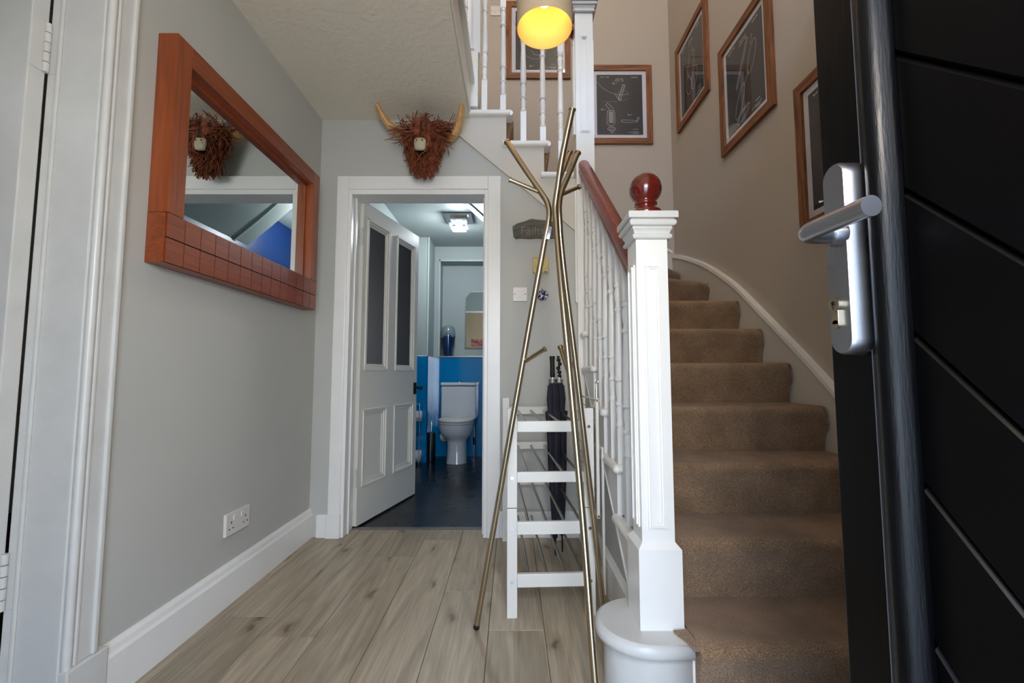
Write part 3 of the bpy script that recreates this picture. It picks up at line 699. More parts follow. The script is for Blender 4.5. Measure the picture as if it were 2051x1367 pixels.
# ------------------------------------------------------------------ stair carpet (one fitted length)
cp = MB()
def cv(p, z): return (p.x, p.y, z)
TK = .012
for k in range(1, 15):
    A, B = riser_line(k); z = RISE * k; zb = RISE * (k - 1) + (TK if k > 1 else 0)
    if k >= 7: A = A.copy()
    if k >= 11: A = A + Vector((0, .005))
    if k == 1: A = Vector((.505, 1.26))
    else:
        A = A + (B - A).normalized() * (.072 if k < 7 else .022)
    B = B - (B - A).normalized() * (.008 if k != 9 else .02)
    d = (B - A).normalized(); n = Vector((-d.y, d.x))       # direction of climb
    sec = [(-TK, zb), (-.016, z - .14), (-.026, z - .085), (-.036, z - .050), (-.043, z - .030), (-.046, z - .014), (-.042, z - .001), (-.032, z + .008), (-.020, z + TK - .001), (-.008, z + TK)]
    nseg = 28; P = []
    ts = [j / 14 for j in range(14)] + [1 - .06 * (1 - j / 14) ** 1 for j in range(1, 15)]
    for j in range(len(ts)):
        base = A + (B - A) * ts[j]
        # rounded right hand end
        e_ = (B - base).length; Rr = .055
        dr = Rr - math.sqrt(max(0, Rr * Rr - max(0, Rr - e_) ** 2)) if k > 1 else 0
        P.append([cv(base + n * s, zz - dr * min(1, max(0, (-s - .008) / .030)) * min(1, max(0, (zz - z + .14) / .11))) for s, zz in sec])
    m_ = len(sec); vs = [p for row in P for p in row]
    cp.add(vs, [(j * m_ + i, (j + 1) * m_ + i, (j + 1) * m_ + i + 1, j * m_ + i + 1) for j in range(len(ts) - 1) for i in range(m_ - 1)], True)
    # ends
    inner = [cv(A + n * .0, zb), cv(A + n * .0, z)]
    cp.add([cv(A + n * s, zz) for s, zz in sec] + [cv(A, z + TK), cv(A, zb)], [tuple(range(m_ + 2))])
    cp.add([cv(B + n * s, zz) for s, zz in sec] + [cv(B, z + TK), cv(B, zb)], [tuple(range(m_ + 2))[::-1]])
    if k < 14:
        A2, B2 = riser_line(k + 1)
        A2 = A2 + (B2 - A2).normalized() * (.072 if k < 6 else .022); B2 = B2 - (B2 - A2).normalized() * .008
        d2 = (B2 - A2).normalized(); n2 = Vector((-d2.y, d2.x))
        poly = [A + n * -.008, B + n * -.008]
        if k == 9: poly.append(Vector((1.365, 3.66)))
        poly += [B2 - n2 * TK, A2 - n2 * TK]
        cp.add([cv(p, z + TK) for p in poly], [tuple(range(len(poly)))])
# flap of carpet in front of the post on the first step
fl = [Vector((.462, 1.300)), Vector((.505, 1.306)), Vector((.505, 1.215)), Vector((.490, 1.215)), Vector((.478, 1.262))]
cp.add([cv(p, RISE + .008) for p in fl] + [cv(p, RISE + .0005) for p in fl], [(0, 1, 2, 3, 4)] + [(i, (i + 1) % 5, (i + 1) % 5 + 5, i + 5) for i in range(5)])
cp.build('stair_carpet', 'carpet', label='brown speckled twist pile carpet fitted over the stairs', cat='carpet', group=None)

# ================================================================== FRONT DOOR (door_1)
XD = .42
D1 = thing('door_1', 'black painted front door with diagonal boards standing open at right', 'door', (XD, .57, 0), kind='structure')
dl = MB()
dl.box(XD, XD + .046, .506, .57, .012, 2.03).box(XD, XD + .046, -.27, -.19, .012, 2.03).box(XD, XD + .046, -.19, .506, 1.93, 2.03).box(XD, XD + .046, -.19, .506, .012, .20)
dl.box(XD + .030, XD + .046, -.19, .506, .20, 1.93)
dl.build('door_frame', 'door_black', D1, .0015)
MB().box(XD - .0006, XD + .01, .5050, .5062, .012, 2.03).build('joint_line', 'seam', D1, label='thin pale joint in the black stile')
# weathered bolection moulding
mp_ = [(XD + .012, .504), (XD - .001, .504), (XD - .003, .500), (XD - .003, .494), (XD - .008, .492), (XD - .012, .486), (XD - .013, .479), (XD - .010, .472), (XD - .004, .468), (XD + .006, .466), (XD + .012, .465)]
MB().prism(mp_, 'Z', .19, 1.94, True).build('panel_moulding', 'door_worn', D1, label='weathered black moulding catching blue light')
for (z0, z1) in ((1.93, 1.962), (.168, .20)):
    MB().box(XD - .008, XD + .012, -.19, .47, z0, z1).build('panel_moulding', 'door_worn', D1, .004)
def clip(poly, ax, val, keep_less):
    out = []
    for i in range(len(poly)):
        a, b = poly[i], poly[(i + 1) % len(poly)]
        ia = (a[ax] <= val) == keep_less; ib = (b[ax] <= val) == keep_less
        if ia: out.append(a)
        if ia != ib:
            t = (val - a[ax]) / (b[ax] - a[ax]); out.append((a[0] + (b[0] - a[0]) * t, a[1] + (b[1] - a[1]) * t))
    return out
c0 = .829 - .159 * 6
for i in range(16):
    z = c0 + .159 * i
    # seam line: Z = Y + z ; board between z and z+.159
    def strip(lo, hi):
        p = [(-1, -1 + lo), (1, 1 + lo), (1, 1 + hi), (-1, -1 + hi)]
        for ax, val, kl in ((0, -.19, False), (0, .466, True), (1, .20, False), (1, 1.93, True)):
            if p: p = clip(p, ax, val, kl)
        return p
    g = .004; lo, hi = z + g * .4, z + .159 - g * .4
    p = strip(lo + .0045, hi - .0045); q = strip(lo, hi)
    if len(p) < 3 or len(q) != len(p): 
        if len(q) < 3: continue
        p = q
    b = MB(); n = len(p)
    b.prism(q, 'X', XD + .016, XD + .030)
    if p is not q:
        vs = [(XD + .016, y, zz) for y, zz in q] + [(XD + .012, y, zz) for y, zz in p]
        b.add(vs, [tuple(range(n, 2 * n))] + [(k, (k + 1) % n, (k + 1) % n + n, k + n) for k in range(n)])
    b.build('diagonal_board', 'door_black', D1)
# handle set
hy0, hy1 = .499, .537
def stadium(y0, y1, z0, z1, n=10):
    r = (y1 - y0) / 2; c = (y0 + y1) / 2; out = []
    for i in range(n + 1): a = PI * i / n; out.append((c + r * math.cos(a), z1 - r + r * math.sin(a)))
    for i in range(n + 1): a = PI + PI * i / n; out.append((c + r * math.cos(a), z0 + r + r * math.sin(a)))
    return out
hpz = (.957, 1.192)
hd = MB(); o1 = stadium(hy0, hy1, *hpz); o2 = stadium(hy0 + .0025, hy1 - .0025, hpz[0] + .0025, hpz[1] - .0025); n = len(o1)
hd.add([(XD - .001, y, z) for y, z in o1] + [(XD - .022, y, z) for y, z in o1] + [(XD - .026, y, z) for y, z in o2],
       [(i, i + n, (i + 1) % n + n, (i + 1) % n) for i in range(n)] + [(i + n, i + 2 * n, (i + 1) % n + 2 * n, (i + 1) % n + n) for i in range(n)], True)
hd.add([(XD - .026, y, z) for y, z in o2], [tuple(range(n))])
HP = hd.build('handle_plate', 'alu', D1, label='scratched satin silver backplate')
lever = MB()
pts = smooth_path([(XD - .024, .512, 1.101), (XD - .044, .512, 1.101), (XD - .060, .511, 1.101), (XD - .0685, .504, 1.101), (XD - .070, .490, 1.101), (XD - .070, .46, 1.100), (XD - .070, .412, 1.098)], 6)
lever.tube(pts, .0105, 18)
lever.lathe([(.0125, 0), (.0145, .008), (.0145, .014)], (XD - .038, .512, 1.101), 20, axis='X')
lever.build('door_lever', 'alu', HP, .001, label='round bar lever')
kc = MB().lathe([(.0088, 0), (.0088, .012)], (XD - .031, .521, 1.018), 20, axis='X')
kc.box(XD - .030, XD - .020, .516, .526, .994, 1.016).lathe([(.005, 0), (.005, .010)], (XD - .030, .521, .994), 16, axis='X')
KC = kc.build('lock_cylinder', 'nickel', HP, .0005, label='brass toned key cylinder')
MB().lathe([(.0025, 0), (.0025, .001)], (XD - .0320, .521, 1.0195), 10, axis='X').box(XD - .0320, XD - .0310, .5202, .5218, 1.012, 1.019).build('keyhole', 'black', HP)
# entrance frame behind
struct('trim_13', MB().box(-.44, -.40, -.42, -.27, 0, 2.06).box(.468, .50, -.42, -.285, 0, 2.06).box(-.40, .468, -.42, -.285, 2.035, 2.06), 'door_black', 'black frame of the front entrance', 'trim')

# ================================================================== WALL MIRROR
MX0, MXF = XL + .001, -1.10
ma, mb_, mz0, mz1 = 1.355, 2.413, 1.287, 2.055; ia, ib_, iz0, iz1 = 1.422, 2.343, 1.451, 1.982
MR = thing('wall_mirror', 'large mirror in a deep orange brown wooden box frame on the left wall', 'mirror', (XL, 1.88, 1.287))
MB().box(MX0, MXF, ma, ia, iz0, mz1).build('frame_stile', 'mirror_wood', MR, .001)
MB().box(MX0, MXF, ib_, mb_, iz0, mz1).build('frame_stile', 'mirror_wood', MR, .001)
MB().box(MX0, MXF, ia, ib_, iz1, mz1).build('frame_rail', 'mirror_wood_y', MR, .001)
MB().box(MX0, MXF - .006, ma, mb_, mz0, iz0 - .0015).build('frame_rail', 'mirror_wood_y', MR, 0, label='bottom rail faced with square wooden tiles')
MB().box(MXF - .0062, MXF - .0056, ma + .001, mb_ - .001, mz0 + .001, iz0 - .002).build('groove_backing', 'groove', MR)
MB().box(MX0 + .002, XL + .022, ia, ib_, iz0, iz1).build('mirror_glass', 'silver', MR)
rv = MB().box(XL + .022, XL + .027, ia, ia + .012, iz0, iz1).box(XL + .022, XL + .027, ib_ - .012, ib_, iz0, iz1).box(XL + .022, XL + .027, ia, ib_, iz1 - .012, iz1)
rv.build('rebate_strip', 'mirror_wood', MR)
tw = (mb_ - ma) / 14; th = (iz0 - mz0) / 2
tm = MB().box(-.0055, 0, -tw / 2 + .0021, tw / 2 - .0021, -th / 2 + .0021, th / 2 - .0021)
t0 = None
for r in range(2):
    for i in range(14):
        loc = Vector((MXF, ma + tw * (i + .5), mz0 + th * (r + .5))) - ORG[MR.name]
        if t0 is None: t0 = tm.build('wooden_tile', 'mirror_wood_y', MR, local=True, loc=loc)
        else:
            c = t0.copy(); C.objects.link(c); c.parent = MR; c.location = loc

# ================================================================== FRAMED PRINTS
PW, PH, FB = .575, .725, .050
def line(mb, pts, w=.0022): mb.ribbon(pts, w * .95, -.0125)
def arc(cx, cz, rx, rz, a0, a1, n=20, rot=0):
    out = []
    for i in range(n + 1):
        a = math.radians(a0 + (a1 - a0) * i / n); x, z = rx * math.cos(a), rz * math.sin(a)
        out.append((cx + x * math.cos(rot) - z * math.sin(rot), cz + x * math.sin(rot) + z * math.cos(rot)))
    return out
def squig(mb, x0, x1, z, w=.0015, amp=.004):
    p = []; x = x0
    while x < x1: p.append((x, z + random.uniform(-amp, amp))); x += random.uniform(.002, .006)
    if len(p) > 1: line(mb, p, w)
def drawing(kind):
    d = MB(); T = lambda s, sz, x, z, sh=0: add_text(d, s, sz, x, z, -.0125, .0003, sh)
    T('April 7, 1936', .015, -.130, .250); T('2,036,546', .015, .135, .248); T('GOLF CLUB', .013, 0, .232); T('Filed Nov. 1, 1933', .011, 0, .215)
    if kind == 0:
        line(d, arc(.02, .36, .26, .27, 195, 285, 26)); line(d, arc(.035, .085, .045, .045, 30, 330, 20), .001)
        line(d, [(-.012, .050), (.030, .185), (.050, .180), (.010, .046), (-.012, .050)], .0035); line(d, [(-.002, .06), (.04, .178)], .0015)
        line(d, [(-.04, .10), (-.012, .05), (.0, .035), (.02, .04)], .003); line(d, [(-.15, .028), (-.02, .028)], .001)
        T('Fig. 1', .020, -.045, .190, .3)
        line(d, [(-.125, -.005), (-.085, -.050)], .003); line(d, [(-.108, .015), (-.055, -.040)], .003); line(d, [(-.125, -.005), (-.108, .015)], .003)
        line(d, [(-.105, -.055), (-.055, -.055), (-.045, -.07), (-.045, -.15)], .003)
        line(d, arc(-.080, -.155, .037, .042, 180, 360, 14), .003); line(d, [(-.117, -.155), (-.112, -.08), (-.105, -.055)], .003)
        for i in range(15): line(d, [(-.097 + .0028 * i, -.065), (-.097 + .0028 * i, -.170)], .0012)
        T('Fig. 2', .018, -.150, -.050, .3)
        line(d, [(.010, -.150), (.022, -.142), (.12, -.146), (.145, -.150), (.150, -.160), (.10, -.166), (.02, -.163), (.010, -.150)], .003)
        line(d, [(.145, -.150), (.158, -.118), (.172, -.122), (.152, -.162)], .003); T('Fig. 3', .018, .085, -.100, .3)
        line(d, arc(-.075, -.225, .035, .018, 0, 360, 16), .003); line(d, arc(-.075, -.228, .022, .009, 0, 360, 12), .002); T('Fig. 4', .018, -.068, -.262, .3)
    elif kind == 1:
        line(d, [(-.09, -.02), (-.02, .10), (.05, .21)], .004); line(d, [(-.08, -.03), (-.005, .09), (.06, .20)], .003)
        line(d, arc(.09, .06, .035, .09, 0, 360, 24, -.4), .003); line(d, [(.08, .14), (.10, .19)], .003)
        line(d, arc(-.05, -.13, .035, .10, 0, 360, 24, -.5), .003); line(d, [(.0, -.06), (.05, -.0)], .004)
        line(d, arc(-.02, -.225, .075, .030, 0, 360, 24, .3), .003); line(d, arc(-.02, -.225, .055, .018, 0, 360, 20, .3), .002); line(d, [(-.09, -.25), (-.05, -.20), (.04, -.20)], .003)
    elif kind == 2:
        for s in (-1, 1):
            line(d, [(-.02 * s, .18), (-.06 * s, .02), (.02 * s, -.14)], .003); line(d, arc(-.05 * s, -.10, .05, .08, 0, 360, 20, .4 * s), .003)
        line(d, [(-.12, .10), (.12, -.05)], .002); line(d, arc(0, .05, .09, .05, 0, 360, 20, .8), .0025)
    elif kind == 3:
        line(d, arc(.02, .0, .10, .05, 0, 360, 30, .3), .003); line(d, arc(.02, .0, .08, .035, 0, 360, 30, .3), .002); line(d, [(.08, .03), (.14, .20)], .005)
        line(d, [(-.10, -.12), (.06, -.14), (.08, -.18), (-.09, -.19), (-.10, -.12)], .003)
    else:
        line(d, arc(-.02, -.02, .14, .16, 180, 300, 26), .002); line(d, [(-.06, -.10), (-.03, -.14), (.05, -.14), (.07, -.10)], .003)
        T('Fig. 1', .020, -.06, -.250, .3); T('Fig. 2', .02, .05, -.250, .3); line(d, [(.02, .10), (.10, .0), (.02, -.05)], .003)
    T('INVENTOR', .009, .135, -.232); squig(d, .10, .17, -.250, .0016); squig(d, .07, .17, -.258, .0020, .006); T('ATTORNEY', .009, .135, -.270)
    return d
def framed_print(loc, rotz, kind, label):
    f = thing('framed_print', label, 'picture', loc, (0, 0, rotz), group='golf club drawings hung up the stairs')
    w, h, b = PW / 2, PH / 2, FB
    def rail_(poly, m): MB().prism(poly, 'Y', -.024, -.001).build('frame_rail', m, f, .002, local=True)
    rail_([(-w, -h), (w, -h), (w - b, -h + b), (-w + b, -h + b)], 'frame_wood_x'); rail_([(-w, h), (-w + b, h - b), (w - b, h - b), (w, h)], 'frame_wood_x')
    rail_([(-w, -h), (-w + b, -h + b), (-w + b, h - b), (-w, h)], 'frame_wood'); rail_([(w, -h), (w, h), (w - b, h - b), (w - b, -h + b)], 'frame_wood')
    MB().box(-w + b, w - b, -.010, -.002, -h + b, h - b).build('mat_board', 'matboard', f, local=True)
    MB().box(-w + b + .035, w - b - .035, -.0118, -.010, -h + b + .035, h - b - .035).build('print', 'print', f, local=True, label='charcoal sheet with a chalk line drawing')
    drawing(kind).build('line_drawing', 'chalk', f, local=True, kind='stuff', label='fine white drawing and lettering')
    MB().box(-w + b, w - b, -.0165, -.0155, -h + b, h - b).build('picture_glass', 'clear', f, local=True)
    return f
framed_print((.955, YS, 3.312), 0, 0, 'framed golf club drawing facing the camera beside the tall corner post')
framed_print((.235, YS, 3.915), 0, 4, 'framed drawing behind the upper spindles and the hanging lamp')
framed_print((XR, 3.225, 3.303), -PI / 2, 2, 'framed drawing on the side wall nearest the stairwell corner')
framed_print((XR, 2.495, 2.722), -PI / 2, 1, 'framed drawing in the middle of the three on the side wall')
framed_print((XR, 1.76, 1.965), -PI / 2, 3, 'framed drawing on the side wall partly hidden by the black door')

# ================================================================== COAT STAND
CSo = thing('coat_stand', 'tall brushed bronze three legged coat stand with branching hooks beside the shoe rack', 'coat stand', (.16, 1.54, 0))
def leg_path(p): return smooth_path(p, 8)
paths = [
    [(-.130, 1.658, .012), (-.023, 1.612, .622), (.067, 1.577, 1.131), (.107, 1.561, 1.349), (.121, 1.556, 1.426), (.132, 1.553, 1.480), (.136, 1.553, 1.525), (.128, 1.556, 1.564), (.110, 1.561, 1.597), (.075, 1.572, 1.655), (.031, 1.588, 1.732), (-.018, 1.605, 1.818)],
    [(.236, 1.236, .012), (.229, 1.260, .087), (.213, 1.345, .496), (.188, 1.430, .947), (.167, 1.485, 1.276), (.160, 1.506, 1.406), (.157, 1.515, 1.473), (.155, 1.518, 1.534), (.164, 1.510, 1.601), (.175, 1.498, 1.680), (.192, 1.480, 1.768), (.211, 1.460, 1.856)],
    [(.356, 1.728, .012), (.345, 1.720, .085), (.299, 1.688, .476), (.238, 1.640, .987), (.198, 1.600, 1.283), (.181, 1.580, 1.429), (.176, 1.572, 1.502), (.175, 1.572, 1.555), (.184, 1.577, 1.609), (.211, 1.585, 1.676), (.250, 1.600, 1.772)]]
for i, p in enumerate(paths):
    pp = leg_path(p); m = MB().tube(pp, .0108, 14)
    e, e0 = pp[-1], pp[-2]; d = (e - e0).normalized()
    m.tube([e - d * .001, e + d * .004], .0135, 14)
    lg = m.build('leg', 'nickel', CSo)
    f, f0 = pp[0], pp[1]; d = (f0 - f).normalized()
    MB().tube([f - d * .008, f - d * .004, f + d * .010], [.007, .0115, .0115], 12).build('rubber_foot', 'rubber', lg)
def hook(pts):
    a, b = Vector(pts[0]), Vector(pts[1]); d = (b - a).normalized()
    MB().tube([a, b], .0078, 12).tube([b - d * .001, b + d * .004], .0105, 12).build('hook', 'nickel', CSo)
hook([(.101, 1.566, 1.606), (-.006, 1.540, 1.640)])
hook([(.165, 1.512, 1.612), (.216, 1.560, 1.754)])
hook([(.188, 1.577, 1.602), (.258, 1.630, 1.653)])
hook([(.040, 1.588, .974), (.114, 1.530, 1.020)])
hook([(.187, 1.432, .934), (.168, 1.500, 1.024)])
hook([(.245, 1.645, .927), (.241, 1.700, .971)])
cl = MB(); q = Vector((.122, 1.540, 1.440)); cl.box(-.006, .006, -.004, .004, -.024, .024)
cl.v = [tuple(Matrix.Rotation(.22, 4, 'Y') @ Vector(v) + q + Vector((.012, -.006, 0))) for v in cl.v]
cl.build('joint_clamp', 'chrome', CSo, .001, label='small silver joining plate')

# ================================================================== SHOE RACK (two stacked units)
RK = thing('shoe_rack', 'white wooden shoe rack of two stacked units with steel tube shelves', 'shoe rack', (0, 1.746, 0), (0, 0, math.radians(2.6)))
def rk(mb, name, m, bevel=.0025, parent=RK, label=None): return mb.build(name, m, parent, bevel, local=True, label=label)
RW, RD, PT = .305, .765, .040
for z0, z1 in ((.0, .409), (.412, .797)):
    for x in (0, RW):
        for y in (0, RD):
            rk(MB().box(x - PT / 2, x + PT / 2, y - .011, y + .011, z0, z1), 'post', 'lacquer')
for zt, zb in ((.160, .110), (.357, .308), (.548, .507), (.746, .703)):
    for y in (.004, RD - .004):
        rk(MB().box(PT / 2, RW - PT / 2, y - .009, y + .009, zb, zt), 'cross_rail', 'lacquer')
    for i in range(4):
        x = .068 + .074 * i - (.008 if i == 3 else 0)
        rk(MB().tube([(x, .012, zt - .022), (x, RD - .012, zt - .022)], .0062, 10), 'tube_rung', 'steel', 0)
for x in (0, RW):
    for z in (.134, .332, .527, .725):
        if z == .725 and x == 0: continue
        rk(MB().lathe([(.0065, 0), (.0065, .003)], (x, -.0135, z), 12, axis='Y'), 'screw_head', 'chrome', 0)

# ================================================================== UMBRELLAS
def umbrella(x, y, lean, ztip, kind, label):
    u = thing('umbrella', label, 'umbrella', (x, y, 0), (0, lean, 0))
    b = MB(); n = 40; prof = [(.004, .09), (.010, .10), (.016, .22), (.024, .45), (.027, .60), (.031, .70), (.034, .735), (.022, .742), (.026, .80), (.021, .87), (.012, .885)]
    vs = []
    for r, z in prof:
        for k in range(n):
            a = 2 * PI * k / n; rr = r * (1 + .28 * math.cos(8 * a + z * 3) * min(1, r / .02)); vs.append((rr * math.cos(a), rr * .72 * math.sin(a), z))
    b.add(vs, [(i * n + k, i * n + (k + 1) % n, (i + 1) * n + (k + 1) % n, (i + 1) * n + k) for i in range(len(prof) - 1) for k in range(n)], True)
    b.add(vs, [tuple(range(n))[::-1], tuple(range((len(prof) - 1) * n, len(prof) * n))])
    b.build('folded_canopy', 'umbrella', u, local=True)
    MB().lathe([(.0035, .012), (.005, .03), (.005, .10)], (0, 0, 0), 8).build('tip', 'black', u, local=True)
    MB().lathe([(.004, .88), (.004, .92)], (0, 0, 0), 8).lathe([(.0065, .893), (.0065, .90)], (0, 0, 0), 10).build('shaft', 'chrome', u, local=True)
    r = MB()
    for k in range(8):
        a = 2 * PI * k / 8; r.tube([(.017 * math.cos(a), .014 * math.sin(a), .86), (.019 * math.cos(a), .016 * math.sin(a), .905)], .0014, 5)
    r.build('rib_tips', 'black', u, local=True)
    if kind == 0:
        MB().lathe([(.010, .915), (.0135, .918), (.0125, .95), (.0125, 1.0), (.0145, 1.018), (.0145, 1.024), (.011, 1.026)], (0, 0, 0), 16).build('handle', 'rubber', u, local=True, label='straight black foam grip')
    else:
        h = MB(); pts = []
        for i in range(30):
            t = i / 29; pts.append((.004 * math.sin(t * 12), .004 * math.cos(t * 12), .915 + .11 * t))
        h.tube(pts, [.009 + .0035 * math.sin(i * 1.1) for i in range(30)], 12)
        h.build('handle', 'black', u, local=True, label='glossy knotted black handle')
umbrella(.222, 2.285, math.radians(-.6), 0, 0, 'navy umbrella with straight black grip standing at the left inside the shoe rack')
umbrella(.262, 2.330, math.radians(-.6), 0, 1, 'navy umbrella with knotted glossy handle standing at the right inside the shoe rack')

# ================================================================== FOLDED DRYING RACK
DR = thing('drying_rack', 'folded white clothes airer leaning between the shoe rack and the staircase', 'clothes airer', (.37, 1.9, 0))
for ya, yb, x in ((1.86, 2.44, .362),):
    MB().box(x - .007, x + .007, ya, ya + .018, .33, .83).build('frame_leg', 'lacquer', DR, .004)
    MB().box(x - .007, x + .007, yb, yb + .018, .33, .86).build('frame_leg', 'lacquer', DR, .004)
    for z in (.34, .82): MB().tube([(x, ya, z), (x, yb, z)], .005, 8).build('frame_bar', 'lacquer', DR)
    for i in range(9): MB().tube([(x, ya + .01, .38 + .05 * i), (x, yb, .38 + .05 * i)], .0022, 6).build('hanging_wire', 'steel', DR)
MB().box(.384, .396, 1.895, 1.915, .004, .62).build('frame_leg', 'lacquer', DR, .005)
MB().box(.384, .396, 2.40, 2.42, .004, .62).build('frame_leg', 'lacquer', DR, .005)
for z in (.05, .60): MB().tube([(.390, 1.905, z), (.390, 2.41, z)], .005, 8).build('frame_bar', 'lacquer', DR)
for y in (1.869, 2.449):
    h = MB().tube([(.362, y, .825), (.362, y, .872)], .0055, 10).tube([(.362, y, .87), (.362, y, .893)], .003, 8)
    ring = [(.362 + .008 * math.cos(2 * PI * i / 14), y, .902 + .008 * math.sin(2 * PI * i / 14)) for i in range(15)]
    h.tube(ring, .0024, 8); h.build('eye_hook', 'chrome', DR, label='steel eye on top of the airer')

# ================================================================== HIGHLAND COW HEAD
CW0 = (-.515, 2.50, 2.26)
cow = thing('cow_head_sculpture', 'wall mounted highland cow head of rust red twigs with pale wooden horns above the doorway', 'wall sculpture', (-.515, YB, 2.26))
hb = MB(); pf = []
face = [(.012, -.138), (.030, -.122), (.058, -.08), (.082, -.02), (.102, .04), (.112, .08), (.095, .115), (.04, .132)]
n = 24; vs = []
for r, z in face:
    for k in range(n):
        a = 2 * PI * k / n; vs.append((-.515 + r * .92 * math.cos(a), YB - .06 + max(-.11, min(.058, r * .62 * math.sin(a) - .02)), 2.255 + z))
hb.add(vs, [(i * n + k, i * n + (k + 1) % n, (i + 1) * n + (k + 1) % n, (i + 1) * n + k) for i in range(len(face) - 1) for k in range(n)], True)
hb.add(vs, [tuple(range(n))[::-1], tuple(range((len(face) - 1) * n, len(face) * n))])
hb.build('head_core', 'twig_dark', cow)
def horn(sgn, pts, rs):
    MB().tube(smooth_path(pts, 6), rs, 14, flat=.95).build('horn', 'horn', cow)
def taper(n, a, b): return [a + (b - a) * (i / (n - 1)) ** 1.3 for i in range(n)]
horn(-1, [(-.600, 2.50, 2.345), (-.655, 2.48, 2.355), (-.715, 2.46, 2.385), (-.752, 2.42, 2.425), (-.775, 2.38, 2.474)], taper(25, .036, .012))
horn(1, [(-.400, 2.50, 2.335), (-.355, 2.48, 2.345), (-.325, 2.46, 2.375), (-.302, 2.42, 2.415), (-.288, 2.38, 2.468)], taper(25, .037, .012))
hair = MB(); rnd = random.Random(3)
def face_r(z):
    for (r0, z0), (r1, z1) in zip(face, face[1:]):
        if z0 <= z <= z1: return r0 + (r1 - r0) * (z - z0) / (z1 - z0)
    return .04
for i in range(1250):
    z = rnd.uniform(-.14, .13); r = face_r(z); a = rnd.uniform(PI, 2 * PI) if rnd.random() < .9 else rnd.uniform(0, 2 * PI)
    x = r * .95 * math.cos(a); y = max(-.115, r * .66 * math.sin(a) - .03)
    p = Vector((x, y, z)); L = rnd.uniform(.035, .085)
    if abs(x + .005) < .030 and -.052 < z < .008 and y < 0: continue
    out = Vector((x, y, 0)).normalized() if (x or y) else Vector((0, -1, 0))
    if z > .045 and rnd.random() < .62:   # fringe, lying across the brow
        d = Vector((rnd.uniform(-1, 1), -.2, rnd.uniform(-.5, .25))).normalized(); L *= 1.3
    elif z > .10:
        d = (out * .3 + Vector((rnd.uniform(-1, 1), 0, rnd.uniform(-.4, .35)))).normalized(); L *= .7
    else:
        d = (out * .18 + Vector((-x * 2.2 + rnd.uniform(-.35, .35), rnd.uniform(-.3, .0), -1))).normalized()
        if rnd.random() < .12: d = (out + Vector((0, 0, -.5))).normalized(); L *= .6
        L = min(L, (z + .185) * 1.0 + .012)
    sag = Vector((rnd.uniform(-.4, .4), 0, rnd.uniform(-.35, .1))) * L
    q = p + out * rnd.uniform(.003, .016)
    pts = [q, q + d * L * .5 + sag * -.25, q + d * L + sag * .4]
    w = Vector((-.515, YB - .06, 2.255))
    pts = [v + w for v in pts]
    pts = [Vector((v.x, min(v.y, YB - .004), v.z)) for v in pts]
    t_ = rnd.uniform(.0016, .0032)
    hair.tube(smooth_path(pts, 3), [t_] * 6 + [t_ * .7], 5, caps=True)
for i in range(110):                     # long curved twigs woven over the brow
    x0 = rnd.uniform(-.11, .06); z0 = rnd.uniform(.03, .115); a0 = rnd.uniform(-.7, .5); L = rnd.uniform(.07, .15); bend = rnd.uniform(-1.2, 1.2)
    pts = []
    for q_ in range(6):
        t = q_ / 5; xx = x0 + L * t * math.cos(a0 + bend * t); zz = z0 + L * t * math.sin(a0 + bend * t)
        yy = -.128 + .9 * max(0, abs(xx) - .03) ** 1.0 * .9
        pts.append((-.515 + xx, YB - .06 + yy - rnd.uniform(0, .004), 2.255 + min(zz, .16)))
    hair.tube(smooth_path(pts, 2), rnd.uniform(.0016, .0028), 5)
for i in range(16):                      # stray long twigs on the right of the crown
    x0 = rnd.uniform(-.43, -.39) if i % 4 else rnd.uniform(-.64, -.60); z0 = 2.35 + rnd.uniform(-.02, .02); s = 1 if i % 4 else -1
    hair.tube(smooth_path([(x0, 2.47, z0), (x0 + s * rnd.uniform(.02, .05), 2.44, z0 + rnd.uniform(-.02, .05)), (x0 + s * rnd.uniform(.03, .09), 2.43, z0 + rnd.uniform(-.05, .10))], 4), [.0024] * 4 + [.0018] * 4 + [.001], 5)
hh = hair.build('twig_hair', 'twig', cow, kind='stuff')
mz = MB().lathe([(.001, -.036), (.022, -.033), (.027, -.022), (.030, 0), (.030, .022), (.025, .031), (.001, .032)], (-.522, 2.376, 2.232), 24, sy=.6, sx=1.15)
MZ = mz.build('muzzle', 'muzzle', cow, label='pale bleached wood muzzle')
for dx in (-.016, .016): MB().lathe([(.004, 0), (.004, .002)], (-.522 + dx, 2.3575, 2.247), 10, axis='Y').build('nostril', 'black', MZ)

# ================================================================== SMALL WALL THINGS
# welcome slate
sl = thing('slate_sign', 'ragged dark slate with carved Failte lettering on the back wall', 'sign', (.13, YB, 1.79))
out = [(.003, 1.815), (.03, 1.832), (.075, 1.846), (.118, 1.862), (.150, 1.857), (.20, 1.852), (.247, 1.846), (.250, 1.80), (.256, 1.745), (.20, 1.741), (.15, 1.745), (.10, 1.741), (.05, 1.746), (.022, 1.741), (.009, 1.755)]
MB().prism(out, 'Y', YB - .016, YB - .001).build('slate_slab', 'slate', sl, .003)
tx = MB(); vs, fs = text_mb('F\u00e0ilte', .070, .0015); tx.add([(v[0] * 1.05 + .128, v[1] + YB - .0165, v[2] + 1.765) for v in vs], fs)
tx.build('carved_lettering', 'slate_cut', sl, label='uneven Failte lettering')
